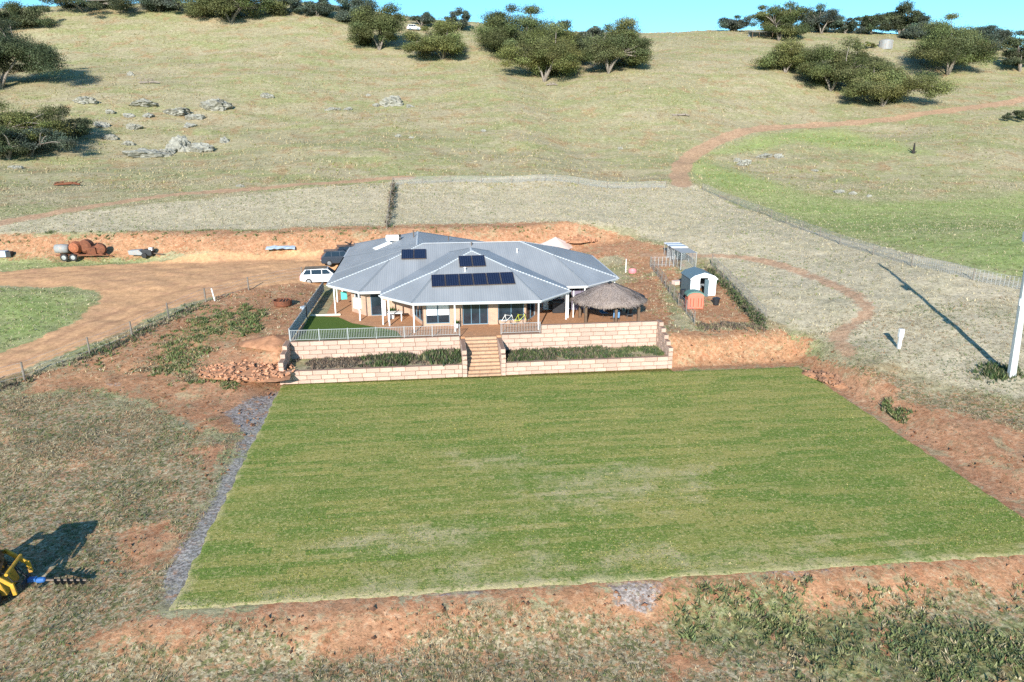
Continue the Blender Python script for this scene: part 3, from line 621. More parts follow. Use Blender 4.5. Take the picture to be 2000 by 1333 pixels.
def wall_run(p0, p1, ops, mat='brick', z0=2.2, z1=4.62, th=.24):
    p0 = Vector((*p0, 0)); p1 = Vector((*p1, 0)); d = (p1 - p0); ln = d.length; d.normalize(); ang = math.atan2(d.y, d.x); nrm = Vector((d.y, -d.x, 0))
    def bx(m, s0, s1, a, b, t0, t1):
        c = p0 + d * ((s0 + s1) / 2) + nrm * ((t0 + t1) / 2); m.box((c.x, c.y, (a + b) / 2), (s1 - s0, abs(t1 - t0), b - a), ang)
    m = HB(); s = 0
    for o in sorted(ops, key=lambda q: q[0]):
        a, b, za, zb, kind = o[:5]
        if a > s: bx(m, s, a, z0, z1, -th, 0)
        if za > z0 + .01: bx(m, a, b, z0, za, -th + .003, -.003)
        if zb < z1 - .01: bx(m, a, b, zb, z1, -th + .003, -.003)
        s = b
        w_ = HB(); fw = .055; t0, t1 = -.13, -.03
        bx(w_, a, a + fw, za, zb, t0, t1); bx(w_, b - fw, b, za, zb, t0, t1); bx(w_, a + fw, b - fw, za, za + fw, t0 + .002, t1 - .002); bx(w_, a + fw, b - fw, zb - fw, zb, t0 + .002, t1 - .002)
        nm = o[6] if len(o) > 6 else max(1, round((b - a) / 1.0))
        for k in range(1, nm):
            x = a + (b - a) * k / nm; bx(w_, x - .025, x + .025, za + fw, zb - fw, t0 + .004, t1 - .004)
        fr = w_.build('door' if kind == 'door' else 'window', o[5] if len(o) > 5 else 'frame_blue')
        g_ = MB(); h2 = HB(); bx(h2, a + fw, b - fw, za + fw, zb - fw, -.085, -.07); g_.v = [tuple(Vector(v) - HO) for v in h2.v]; g_.f = h2.f; po = g_.build('pane', 'dark_glass', fr)
        if kind == 'blind':
            for k in range(nm):
                x0 = a + (b - a) * k / nm + .06; x1 = a + (b - a) * (k + 1) / nm - .06; h3 = HB(); bx(h3, x0, x1, za + (zb - za) * .34, zb - .06, -.062, -.052); g2 = MB(); g2.v = [tuple(Vector(v) - HO) for v in h3.v]; g2.f = h3.f; g2.build('blind', 'blind', fr)
    if s < ln: bx(m, s, ln, z0, z1, -th, 0)
    if m.v: m.build('wall', mat)
YB = 56.4
wall_run((-.5, YB), (8.1, YB), [(.18, 2.15, 2.4, 4.5, 'blind', 'frame_blue', 2), (3.25, 5.4, 2.22, 4.5, 'door', 'frame_blue', 3), (6.25, 8.45, 2.5, 4.5, 'window', 'frame_blue', 2)])
for a, b in ((1.68, 2.7), (4.95, 5.7)): HB().box2((a, YB - .18, 2.2), (b, YB - .002, 4.6)).build('pier', 'brick')
wall_run((-1.75, 60.2), (-.5, YB), [(.9, 3.6, 2.5, 4.5, 'window', 'frame_blue', 3)])
wall_run((8.1, YB), (10.3, 60.5), [(.3, 2.4, 2.3, 4.5, 'window', 'frame_blue', 2), (2.9, 4.3, 2.6, 4.5, 'window', 'frame_blue', 1)])
wall_run((-5.5, 60.4), (-1.75, 60.4), [(.35, 1.35, 2.22, 4.4, 'door', 'frame_blue', 1)], 'cream_brick' if 'cream_brick' in M else 'brick')
wall_run((-7.0, 62.2), (-5.5, 60.4), [(.5, 1.5, 3.0, 4.4, 'window', 'trim_white', 1)]); wall_run((-7.0, 74), (-7.0, 62.2), [(3, 5, 3.0, 4.4, 'window', 'trim_white', 2), (7.5, 9.5, 3.0, 4.4, 'window', 'trim_white', 2)]); wall_run((-7, 83), (-7, 74), [])
wall_run((10.3, 60.7), (14.3, 60.7), [(1.0, 1.6, 3.2, 4.4, 'window', 'frame_blue', 1), (2.2, 3.4, 2.22, 4.4, 'door', 'frame_blue', 1)], 'white_paint'); wall_run((14.3, 60.7), (15.8, 62.4), [(.4, 1.5, 3.0, 4.4, 'window', 'frame_blue', 1)]); wall_run((15.8, 62.4), (15.8, 75), [(4, 6, 3.0, 4.4, 'window', 'frame_blue', 2)])
wall_run((15.8, 75), (5, 75), []); wall_run((5, 75), (5, 83), []); wall_run((5, 83), (-7, 83), [])
for x, y in ((-8.4, 61.6), (-6.0, 58.9), (-3.95, 57.3), (-3.4, 56.9), (-1.3, 54.55), (2.0, 54.4), (8.85, 54.25), (11.75, 57.15), (12.0, 57.6), (13.8, 59.1), (17.3, 62.0), (-8.75, 66), (-8.75, 70.2), (17.5, 68), (17.5, 73.5)):
    HB().box((x, y, 3.42), (.10, .10, 2.5)).build('verandah_post', 'trim_white')
HB().box((-6.4, 61.2, 3.2), (.75, .35, .95), -.9).build('air_conditioner', 'trim_white'); HB().box((11.2, 60.4, 2.7), (.8, .35, .7)).build('air_conditioner', 'black_plastic')
HB().tube([(12.5, 57.7, 2.2), (12.5, 57.7, 4.6)], .05, 8).build('downpipe', 'trim_white')

# ------------------------------------------------------------------ things on the terrace
def gazebo():
    cx, cy, R, ze, za = 15.35, 56.4, 3.0, 4.05, 5.45; t = thing('gazebo', 'round gazebo with a shaggy grey thatched roof on timber posts', 'gazebo', (cx, cy, 2.2))
    m = MB(); n = 40; prof = [(R * 1.0, ze - .12 - 2.2), (R * 1.03, ze - 2.2 + .06), (R * .8, ze + .40 - 2.2), (R * .52, ze + .92 - 2.2), (R * .2, za - .1 - 2.2), (.16, za - 2.2)]; r = random.Random(4)
    v = []; f = []
    for j, (rr, z) in enumerate(prof):
        for k in range(n):
            a = 2 * math.pi * k / n; q = 1 + r.uniform(-.05, .05); ell = (1.04, .92); v.append((rr * q * math.cos(a) * ell[0], rr * q * math.sin(a) * ell[1], z + r.uniform(-.1, .1)))
    for j in range(len(prof) - 1):
        for k in range(n): f.append((j * n + k, j * n + (k + 1) % n, (j + 1) * n + (k + 1) % n, (j + 1) * n + k))
    f.append(tuple((len(prof) - 1) * n + k for k in range(n))); f.append(tuple(range(n))[::-1]); m.add(v, f); m.build('thatch_roof', 'thatch', t, smooth=True)
    fr = MB()
    for k in range(3600):
        a = r.uniform(0, 6.283); rr = R * r.uniform(.25, 1.04); z = np.interp(rr, [.16, R * .2, R * .52, R * .8, R * 1.03], [za, za - .1, ze + .92, ze + .40, ze + .02]) - 2.2 + .03; d = Vector((math.cos(a) * 1.04, math.sin(a) * .92, 0)); s = Vector((-d.y, d.x, 0)) * .05; b = d * rr + Vector((0, 0, z)); L = r.uniform(.2, .5)
        fr.add([b - s, b + s, b + d * L * .8 + Vector((0, 0, -L * r.uniform(.35, .75)))], [(0, 1, 2)])
    tag(fr.build('thatch_straws', 'thatch', t), kind='stuff')
    for k in range(6):
        a = math.pi / 6 + k * math.pi / 3; x, y = 2.65 * math.cos(a), 2.3 * math.sin(a); MB().box((x, y, .95), (.2, .2, 1.98)).build('post', 'timber', t)
        b = a + math.pi / 3; x2, y2 = 2.65 * math.cos(b), 2.3 * math.sin(b); L = math.hypot(x2 - x, y2 - y); MB().box(((x + x2) / 2, (y + y2) / 2, 1.88), (L, .12, .16), math.atan2(y2 - y, x2 - x)).build('beam', 'timber', t)
    MB().lathe([(.2, 0), (.22, .1), (.05, .22)], 10, (0, 0, za - 2.2 - .02)).build('roof_cap', 'black_plastic', t)
gazebo()
def outdoor_chair(label, x, y, rz, mat):
    t = thing('patio_chair', label, 'chair', (x, y, 2.2), rz, 'chairs in the gazebo'); MB().box((0, 0, .42), (.55, .55, .07)).build('seat', mat, t, bevel=.02); MB().box((0, .27, .75), (.55, .07, .65), 0, .15).build('backrest', mat, t, bevel=.02)
    for sx in (-1, 1):
        for sy in (-1, 1): MB().box((sx * .24, sy * .24, .2), (.04, .04, .4)).build('leg', 'steel', t)
outdoor_chair('blue patio chair under the thatch nearest the middle post', 15.9, 55.9, 2.9, 'plastic_blue'); outdoor_chair('blue patio chair deeper under the thatch', 15.2, 57.4, .3, 'plastic_blue'); outdoor_chair('black patio chair under the east side of the thatch', 17.3, 56.6, 1.4, 'black_plastic')
def table():
    t = thing('patio_table', 'low dark table standing inside the gazebo', 'table', (15.9, 56.8, 2.2)); MB().lathe([(.7, .70), (.72, .72), (.7, .75)], 20).build('tabletop', 'timber', t); MB().tube([(0, 0, 0), (0, 0, .7)], .07, 8).lathe([(.3, 0), (.3, .04)], 12).build('pedestal', 'timber', t)
table()
def bike(label, x, y, rz, mat):
    t = thing('bicycle', label, 'bicycle', (x, y, 2.2), rz)
    for s in (-.5, .5):
        m = MB(); m.tube([(s + .32 * math.cos(a), 0, .33 + .32 * math.sin(a)) for a in np.linspace(0, 2 * math.pi, 19)], .02, 5, False); m.build('wheel', 'black_rubber', t)
    m = MB(); m.tube([(-.5, 0, .33), (-.1, 0, .33), (.35, 0, .8), (-.2, 0, .85), (-.5, 0, .33)], .022, 6); m.tube([(-.1, 0, .33), (-.22, 0, .95)], .02, 6); m.tube([(.5, 0, .33), (.33, 0, .95)], .02, 6); m.build('frame', mat, t)
    MB().box((-.23, 0, .97), (.24, .12, .05)).build('saddle', 'black_plastic', t); MB().box((.33, 0, .97), (.04, .5, .04)).build('handlebar', 'black_plastic', t)
simple('lime_paint', (.5, .55, .05), .4); bike('lime green bicycle leaning by the big front window', 7.6, 56.0, .1, 'lime_paint'); bike('white bicycle by the big front window', 6.5, 56.05, -.05, 'trim_white')
def pot(label, x, y, mat='white_paint', s=1.0):
    t = thing('potted_plant', label, 'pot plant', (x, y, 2.2)); MB().lathe([(.14 * s, 0), (.2 * s, .36 * s), (.17 * s, .36 * s), (.16 * s, .3 * s)], 12).build('pot', mat, t)
    V = []; T = []
    for i in range(70):
        a = RNG.uniform(0, 6.28); l = RNG.uniform(.15, .4) * s; b = np.array([0, 0, .3 * s]); d = np.array([math.cos(a), math.sin(a), RNG.uniform(.4, 1.6)]); d /= np.linalg.norm(d); q = np.array([-math.sin(a), math.cos(a), 0]) * .05 * s
        V += [b + d * l * .4 - q, b + d * l * .4 + q, b + d * l * 1.3]; T += [np.array([.05, .11, .03]) * RNG.uniform(.6, 1.4)] * 3
    mesh_np('leaves', V, np.arange(len(V)).reshape(-1, 3), 'leaf', tint=np.array(T), parent=t)
pot('green plant in a white pot on the west verandah', -3.3, 59.3, s=1.5); pot('small plant in a white pot beside the door pier', 2.2, 55.7)
def tableset():
    t = thing('outdoor_table', 'small pale table on the west verandah', 'table', (-3.0, 58.6, 2.2)); MB().box((0, 0, .72), (1.3, .8, .05)).build('tabletop', 'trim_white', t)
    for sx in (-1, 1):
        for sy in (-1, 1): MB().box((sx * .55, sy * .32, .35), (.06, .06, .7)).build('leg', 'trim_white', t)
tableset()
tag(MB().box((-7.9, 64.4, 3.2), (.55, .06, .75), .2).box((-7.9, 64.35, 3.2), (.42, .04, .6), .2).build('hanging_towel', 'turquoise'), 'turquoise towel hanging on the west verandah', 'towel')
tag(MB().box((-4.0, 60.1, 2.95), (.3, .08, 1.4), .25).build('curtain', 'blind'), 'pale curtain hanging beside the west verandah door', 'curtain')
def screen():
    t = thing('privacy_screen', 'lilac grey privacy screen behind the gazebo', 'screen', (13.3, 60.2, 2.2))
    for k in range(4): MB().box((k * .92, 0, .95), (.88, .05, 1.8)).build('panel', 'lilac_panel', t)
    for k in range(5): MB().box((k * .92 - .46, .04, 1.0), (.06, .06, 2.0)).build('post', 'steel', t)
screen()
t = thing('barbecue', 'black covered barbecue beside the white east wall', 'barbecue', (11.5, 59.5, 2.2)); MB().box((0, 0, .45), (1.1, .55, .85)).build('cabinet', 'black_plastic', t, bevel=.03); MB().lathe([(.3, -.5), (.3, .5)], 12, (0, 0, .95), 'X').build('hood', 'black_plastic', t)

# ------------------------------------------------------------------ cars
def car(label, loc, rz, paint, roofmat=None, group=None, length=4.8, slope=0.0):
    t = thing('parked_car', label, 'car', loc, rz, group); h = length / 2; W = .93
    prof = [(-h, .45), (-h + .02, .95), (-h + .12, 1.12), (h - 1.35, 1.08), (h - .25, .92), (h - .02, .72), (h, .42), (h - .12, .28), (-h + .12, .28)]
    m = MB(); m.prism(prof, 'Y', -W, W); m.build('body', paint, t, bevel=.07)
    A = [(-h + .10, 1.10), (-h + .62, 1.62), (.0, 1.70), (.5, 1.64), (h - 1.25, 1.07)]; m = MB(); n = len(A); ins = [.02, .16, .16, .16, .02]
    m.add([(x, -W + i + .02, z) for (x, z), i in zip(A, ins)] + [(x, W - i - .02, z) for (x, z), i in zip(A, ins)], [tuple(range(n)), tuple(range(2 * n - 1, n - 1, -1))] + [(i, i + n, (i + 1) % n + n, (i + 1) % n) for i in range(n)]); m.build('cabin', paint, t, bevel=.04)
    MB().box((-.75, 0, 1.68), (2.3, 1.5, .05)).build('roof_panel', roofmat or paint, t)
    for sy in (-1, 1):
        g = MB()
        for x0, x1, x2, x3 in ((-h + .34, -h + 1.15, -h + 1.15, -h + .68), (-h + 1.22, -.15, -.15, -h + 1.22), (-.08, h - 1.5, .42, -.08)):
            z0, z1 = 1.13, 1.6; y0 = (W - .035) * sy; y1 = (W - .15) * sy; th = .012 * sy
            v = [(x0, y0, z0), (x1, y0, z0), (x2, y1, z1), (x3, y1, z1)]; g.add([(a, b + th, c) for a, b, c in v] + [(a, b - th, c) for a, b, c in v], [(0, 1, 2, 3), (7, 6, 5, 4), (0, 4, 5, 1), (1, 5, 6, 2), (2, 6, 7, 3), (3, 7, 4, 0)])
        g.build('side_window', 'car_glass', t)
        for x in (-h + .9, h - .95):
            w_ = MB().lathe([(.22, -.11), (.34, -.1), (.36, 0), (.34, .1), (.22, .11)], 18, (x, sy * (W - .06), .36), 'Y').build('wheel', 'black_rubber', t)
            MB().lathe([(.05, -.125), (.22, -.12), (.22, .12), (.05, .125)], 12, (x, sy * (W - .06), .36), 'Y').build('rim', 'alloy', w_)
        MB().box((-h + .03, sy * .72, .88), (.1, .3, .22)).build('tail_light', 'lamp_red', t); MB().box((h - .12, sy * .66, .74), (.22, .36, .14)).build('headlight', 'alloy', t)
        MB().box((.75, sy * (W + .08), 1.12), (.12, .18, .14)).build('mirror', paint, t)
    a, b = A[3], A[4]
    m = MB(); m.add([(a[0] + .03, -W + .22, a[1] - .02), (a[0] + .03, W - .22, a[1] - .02), (b[0] + .0, W - .1, b[1] + .06), (b[0] + .0, -W + .1, b[1] + .06), (a[0] - .05, -W + .22, a[1] - .1), (a[0] - .05, W - .22, a[1] - .1), (b[0] - .1, W - .1, b[1]), (b[0] - .1, -W + .1, b[1])], [(0, 1, 2, 3), (4, 7, 6, 5), (0, 4, 5, 1), (2, 6, 7, 3), (0, 3, 7, 4), (1, 5, 6, 2)]); m.build('windscreen', 'car_glass', t)
    m = MB(); a, b = A[0], A[1]; m.add([(a[0] + .05, -W + .14, a[1] + .08), (a[0] + .05, W - .14, a[1] + .08), (b[0] - .05, W - .24, b[1] - .08), (b[0] - .05, -W + .24, b[1] - .08), (a[0] + .2, -W + .14, a[1] + .08), (a[0] + .2, W - .14, a[1] + .08), (b[0] + .1, W - .24, b[1] - .08), (b[0] + .1, -W + .24, b[1] - .08)], [(0, 1, 2, 3), (4, 7, 6, 5), (0, 4, 5, 1), (2, 6, 7, 3), (0, 3, 7, 4), (1, 5, 6, 2)]); m.build('rear_window', 'car_glass', t)
    MB().box((-h - .01, 0, .62), (.06, .5, .12)).build('number_plate', 'trim_white', t)
    return t
q = at(586, 548); car('white four wheel drive with a black roof parked behind the house', (q.x + 2.35, q.y + .9, gz(q.x + 2, q.y + .9)), .06, 'car_white', 'car_dark', 'cars behind the house')
q = at(648, 530); car('grey blue car parked just beyond the white one', (q.x + 1.0, q.y + 1.2, gz(q.x + 1, q.y + 1.2)), .12, 'car_grey', None, 'cars behind the house', 4.5)
q = at(676, 514); car('dark car half hidden by the roof corner', (q.x + .8, q.y + 1.4, gz(q.x + .8, q.y + 1.4)), .2, 'car_dark', None, 'cars behind the house', 4.6)
q = at(808, 60); car('small white vehicle half hidden behind the hilltop trees', (q.x, q.y, q.z), .2, 'car_white', None, None, 4.4)

# ------------------------------------------------------------------ skid steer with auger, near corner
def skid():
    q = at(62, 1166); t = thing('skid_steer_loader', 'yellow skid steer loader with dark cab and raised lift arms', 'loader', (q.x - .3, q.y + .35, q.z + .0), .12)
    m = MB(); m.prism([(-3.1, .35), (-3.15, 1.35), (-2.6, 1.5), (-1.0, 1.2), (-.6, .9), (-.45, .35)], 'Y', -.62, .62); m.build('body', 'machine_yellow', t, bevel=.06)
    m = MB(); m.prism([(-2.3, 1.2), (-2.35, 2.1), (-.95, 2.12), (-.72, .95)], 'Y', -.5, .5); m.build('cab', 'machine_black', t, bevel=.05); MB().box((-1.62, 0, 2.16), (1.6, 1.14, .1)).build('cab_roof', 'canopy_blue', t, bevel=.04)
    MB().box((-.78, 0, 1.6), (.03, .8, .85), 0, 0, -.2).build('windscreen', 'car_glass', t)
    for sy in (-1, 1):
        y = sy * .78
        a = MB(); a.box((-1.75, y, 1.62), (2.0, .10, .17), 0, 0, .06); a.box((-.52, y, 1.28), (1.05, .10, .17), 0, 0, .78); a.box((-.12, y, .72), (.16, .11, .55), 0, 0, -.1); a.box((-2.75, y, 1.5), (.32, .15, .7)); a.build('lift_arm', 'machine_yellow', t, bevel=.03)
        MB().tube([(-1.9, y * .9, .95), (-.9, y * .92, 1.45)], [.055, .04], 8).build('hydraulic_ram', 'steel', t)
        for x in (-2.4, -1.05):
            w_ = MB().lathe([(.24, -.16), (.40, -.15), (.44, -.05), (.44, .05), (.40, .15), (.24, .16)], 20, (x, sy * .82, .44), 'Y').build('wheel', 'black_rubber', t); MB().lathe([(.06, -.14), (.24, -.165), (.24, .165), (.06, .14)], 12, (x, sy * .82, .44), 'Y').build('rim', 'machine_yellow', w_)
    MB().box((.0, 0, .5), (.1, .8, .3), 0, 0, -.1).build('quick_hitch', 'machine_black', t, bevel=.02)
    MB().tube([(-.3, -.7, 1.35), (-.3, .7, 1.35)], .07, 8).build('cross_tube', 'machine_yellow', t)
    for y in (-.35, .3, .42): MB().tube([(-.9, y, 1.3), (-.55, y + .1, 1.15), (-.3, y, .8), (.05, y * .3, .62)], .022, 6).build('hose', 'black_rubber', t)
    MB().box((-1.6, -.52, 1.66), (.05, .04, .9)).box((-.95, -.52, 1.6), (.05, .04, 1.0)).box((-2.28, -.52, 1.66), (.05, .04, .9)).build('cab_frame', 'machine_black', t)
    p = thing('earth_auger', 'blue motored earth auger lying off the loader front', 'auger', (q.x - .1, q.y + .45, q.z), .08)
    MB().lathe([(.05, -.17), (.11, -.14), (.125, 0), (.11, .14), (.06, .19)], 14, (.3, 0, .45), 'X').build('drive_motor', 'auger_blue', p, bevel=.01); MB().box((.0, 0, .52), (.3, .2, .14)).build('bracket', 'auger_blue', p)
    m = MB(); m.tube([(.5, 0, .42), (2.0, 0, .2)], .05, 8); N = 60; v = []; f = []
    for i in range(N + 1):
        k = i / N; a = k * 2 * math.pi * 5; c = Vector((.75 + 1.2 * k, 0, .385 - .18 * k)); v += [c, c + Vector((0, .2 * math.cos(a), .2 * math.sin(a)))]
        if i: f.append((2 * i - 2, 2 * i - 1, 2 * i + 1, 2 * i))
    m.build('shaft', 'steel', p); MB().add(v, f).build('flight', 'steel', p)
skid()

# ------------------------------------------------------------------ fences, poles, posts
def fence(label, pts, post_h, mat, wires=4, net=None, group=None, sp=3.2, post_r=.05, name='wire_fence', base=None, cat='fence'):
    pts = [Vector((p[0], p[1], 0)) for p in pts]; q = []; 
    for a, b in zip(pts[:-1], pts[1:]):
        k = max(1, round((b - a).length / sp)); q += [a.lerp(b, i / k) for i in range(k)]
    q.append(pts[-1]); q = [Vector((p.x, p.y, gz(p.x, p.y))) for p in q]; o = q[0].copy(); t = thing(name, label, cat, o, 0, group)
    pm = MB().tube([(0, 0, -.25), (.01, .005, post_h * .5), (random.uniform(-.03, .03), 0, post_h)], [post_r * 1.05, post_r, post_r * .95], 6).mesh('post'); pm.materials.append(M[mat])
    for p in q: inst(pm, 'post', p - o, t, random.uniform(0, 6), (1, 1, random.uniform(.92, 1.06)))
    fine = []
    for a, b in zip(q[:-1], q[1:]):
        for i in range(3): c = a.lerp(b, i / 3); c.z = gz(c.x, c.y); fine.append(c)
    fine.append(q[-1])
    for k in range(wires):
        h = post_h * (.22 + .72 * k / max(1, wires - 1)); MB().tube([c - o + Vector((0, 0, h)) for c in fine], .009, 4, False).build('wire', 'galvanised', t)
    if net:
        v = []; f = []
        for i, c in enumerate(fine):
            v += [c - o + Vector((.02, .02, .03)), c - o + Vector((.02, .02, post_h * net))]
            if i: f.append((2 * i - 2, 2 * i, 2 * i + 1, 2 * i - 1))
        MB().add(v, f).build('netting', 'wire_netting', t)
    return q
W2 = lambda L: [at(u, v) for u, v in L]
fence('grey netting paddock fence following the upper edge behind the house', W2([(770, 362), (880, 357), (1000, 358), (1130, 360), (1300, 368)]), 1.15, 'weathered_wood', 3, .95, 'paddock fences', 5.5)
fence('netting paddock fence sloping down beside the green field', W2([(1372, 372), (1480, 415), (1640, 478), (1780, 520), (1900, 548), (2040, 578)]), 1.15, 'weathered_wood', 3, .95, 'paddock fences', 4.5)
ql = fence('leaning post and wire fence along the dirt driveway', W2([(-60, 770), (48, 742), (176, 692), (258, 658), (330, 622), (402, 590), (486, 567), (590, 546)]), 1.35, 'weathered_wood', 4, None, None, 12, .07)
fence('short netting fence overgrown with dry vine, running up the paddock', W2([(756, 447), (768, 366)]), 1.5, 'weathered_wood', 3, .95, None, 5)
fence('netting fence on the house side of the chicken yard', W2([(1270, 522), (1292, 552), (1325, 598), (1356, 634)]), 1.25, 'weathered_wood', 3, .97, 'chicken yard fences', 2.4)
fence('netting fence hung with green creeper on the paddock side of the chicken yard', W2([(1390, 520), (1425, 556), (1462, 596), (1494, 634)]), 1.35, 'weathered_wood', 3, .97, 'chicken yard fences', 2.2)
fence('short netting fence across the back of the chicken yard', W2([(1270, 522), (1318, 522)]), 1.2, 'weathered_wood', 2, .97, 'chicken yard fences', 2.4)
q = at(1975, 736)
t = thing('power_pole', 'tall pale concrete power pole on the dry grass', 'power pole', q, 0)
m = MB(); m.prism([(-.2, -.17), (.2, -.17), (.2, .17), (-.2, .17)], 'Z', -.5, .1)
MB().add([(-.21, -.16, -.4), (.21, -.16, -.4), (.21, .16, -.4), (-.21, .16, -.4), (-.12, -.1, 13.4), (.12, -.1, 13.4), (.12, .1, 13.4), (-.12, .1, 11.6)], [(0, 1, 5, 4), (1, 2, 6, 5), (2, 3, 7, 6), (3, 0, 4, 7), (4, 5, 6, 7), (3, 2, 1, 0)]).build('shaft', 'concrete', t, bevel=.015)
cb = MB().box((-.2, -.1, 9.4), (.75, .3, .6)).build('transformer', 'concrete', t)
for x in (-.45, -.2, .05): MB().lathe([(.03, 0), (.06, .04), (.04, .1), (.06, .14), (.03, .2)], 8, (x, -.14, 9.7)).build('insulator', 'trim_white', cb)
MB().box((-.15, -.22, 5.2), (.45, .12, .45)).build('bracket_box', 'concrete', t)
t.rotation_euler = (0, rad(-4.0), rad(-8))
q = at(1755, 681); t = thing('meter_post', 'short white meter box post standing alone on the dry grass', 'post', q, -.1); MB().box((0, 0, .4), (.2, .2, 1.0)).build('post', 'white_paint', t); MB().box((0, 0, 1.2), (.34, .26, .62)).build('box', 'white_paint', t, bevel=.02); MB().box((0, -.14, 1.2), (.26, .02, .5)).build('door', 'white_paint', t)
q = at(420, 588); tag(MB().tube([(q.x, q.y, q.z - .1), (q.x - .18, q.y, q.z + 1.15)], .06, 8).tube([(q.x - .18, q.y, q.z + 1.15), (q.x - .185, q.y, q.z + 1.2)], .075, 8).build('marker_post', 'trim_white'), 'leaning white pipe post beside the driveway fence', 'post')
q = at(1222, 533); tag(MB().tube([(q.x, q.y, q.z - .1), (q.x, q.y, q.z + 1.5)], .05, 8).tube([(q.x, q.y, q.z + 1.5), (q.x, q.y, q.z + 1.56)], .065, 8).build('marker_post', 'trim_white'), 'slim white post standing in the dirt east of the house', 'post')
q = at(1235, 534); tag(MB().lathe([(.1, -.02), (.42, .02), (.46, .3), (.4, .45), (.36, .3), (.3, .12)], 12, q).build('plastic_tub', 'pink_plastic'), 'pink plastic tub beside the slim white post', 'tub')

# ------------------------------------------------------------------ chicken yard
def yard():
    q = at(1372, 579); W, D, H1, H2 = 2.5, 3.0, 1.75, 2.25; t = thing('garden_shed', 'small white metal shed with a blue green gambrel roof and open door', 'shed', (q.x, q.y, q.z), -.06)
    for pts in (((-W / 2, 0), (-.35, 0), (-.35, H1), (-.35, H2 - .22), (-W / 2, H1)), ((.42, 0), (W / 2, 0), (W / 2, H1), (.42, H2 - .22)), ((-.35, H1 + .05), (.42, H1 + .05), (.42, H2 - .22), (0, H2 - .04), (-.35, H2 - .22))):
        MB().prism(list(pts), 'Y', 0, .05).build('front_panel', 'shed_white', t)
    for x in (-W / 2, W / 2): MB().box((x, D / 2, H1 / 2), (.04, D - .12, H1)).build('side_wall', 'shed_green' if x < 0 else 'shed_white', t)
    MB().box((0, D, H1 / 2), (W, .04, H1)).build('back_wall', 'fence_dark', t); MB().box((0, D / 2, .02), (W - .1, D - .1, .04)).build('floor', 'interior', t)  # back wall coloured dark: doorway shade put into its colour
    ro = [(-W / 2 - .1, H1 - .05), (-W / 2 + .3, H1 + .27), (0, H2 + .06), (W / 2 - .3, H1 + .27), (W / 2 + .1, H1 - .05)]; m = MB(); m.prism(ro + [(x * .97, z - .06) for x, z in ro[::-1]], 'Y', -.12, D + .1); m.build('roof', 'shed_green', t)
    m = MB(); m.prism([(x * 1.005, z + .012) for x, z in ro] + [(x * .96, z - .1) for x, z in ro[::-1]], 'Y', -.15, -.1); m.build('barge_trim', 'shed_white', t)
    MB().box((.24, -.24, .85), (.5, .03, 1.66), -1.05).build('door', 'shed_green', t)
    q = at(1350, 533); t = thing('wire_aviary', 'galvanised wire run with ribbed sheet roof behind the shed', 'chicken run', (q.x, q.y + 1.0, gz(q.x, q.y + 1)), -.05); W, D, H_ = 1.7, 6.5, 1.9
    for x in (-W / 2, W / 2):
        for k in range(6): MB().box((x, k * D / 5, H_ / 2), (.05, .05, H_)).build('frame_post', 'galvanised', t)
        MB().box((x, D / 2, H_), (.05, D, .05)).build('frame_rail', 'galvanised', t); MB().add([(x, 0, 0), (x, D, 0), (x, D, H_), (x, 0, H_)], [(0, 1, 2, 3)]).build('netting', 'wire_netting', t)
    MB().add([(-W / 2, 0, 0), (W / 2, 0, 0), (W / 2, 0, H_), (-W / 2, 0, H_)], [(0, 1, 2, 3)]).build('netting', 'wire_netting', t); MB().add([(-W / 2, 0, H_), (W / 2, 0, H_), (W / 2, D * .5, H_), (-W / 2, D * .5, H_)], [(0, 1, 2, 3)]).build('netting', 'wire_netting', t)
    for k in range(5): MB().box((0, D * .5 + .35 + k * .66, H_ + .06 + .02 * (k % 2)), (W + .2, .6, .04), 0, .12).build('roof_sheet', 'galvanised' if k % 2 else 'shed_white', t)
    for x, y, zz in ((0, D * .55, 1.2), (0, D * .8, .95)): MB().box((x, y, zz), (W - .1, .04, 1.3 if zz > 1 else 1.8)).build('wind_panel', 'galvanised', t)
    q = at(1358, 604); t = thing('play_house', 'coral red plastic playhouse with a green dome roof', 'playhouse', (q.x, q.y, q.z), -.12)
    m = MB(); m.box((0, .55, .6), (1.45, 1.1, 1.2)); m.build('walls', 'coral_plastic', t, bevel=.05)
    for x in (-.36, .36):
        d = MB().box((x, -.02, .58), (.6, .06, 1.05)).build('door', 'coral_plastic', t, bevel=.02)
        for s in (-.14, .14): MB().box((x + s, -.055, .62), (.06, .03, .8)).build('rib', 'rust', d)
    MB().prism([(math.cos(a) * .82, 1.17 + .42 * math.sin(a)) for a in np.linspace(0, math.pi, 12)], 'Y', .12, 1.2).build('roof', 'green_plastic', t, smooth=False); MB().prism([(math.cos(a) * .70, 1.17 + .3 * math.sin(a)) for a in np.linspace(0, math.pi, 12)], 'Y', -.03, .119).build('gable', 'coral_plastic', t)
    q = at(1398, 596); t = thing('rubbish_bin', 'round black bin standing in front of the white shed', 'bin', q); MB().lathe([(.24, 0), (.33, .55), (.36, .58), (.36, .62)], 14).build('bucket', 'black_plastic', t); MB().lathe([(.38, .62), (.3, .7), (.05, .76)], 14).build('lid', 'black_plastic', t)
    for (u, v, h, l) in ((1333, 584, .9, 'dark upright drum at the shaded side of the shed'), (1334, 560, .7, 'dark drum at the back corner of the chicken yard path')):
        q = at(u, v); tag(MB().lathe([(.28, 0), (.3, .02), (.3, h), (.27, h + .03)], 12, q).build('drum', 'black_plastic'), l, 'drum')
    q = at(1322, 556); tag(MB().box((q.x, q.y, q.z + .2), (.9, .7, .4), .3).build('crate', 'sand', bevel=.04), 'pinkish box lying against the chicken yard fence', 'box')
yard()

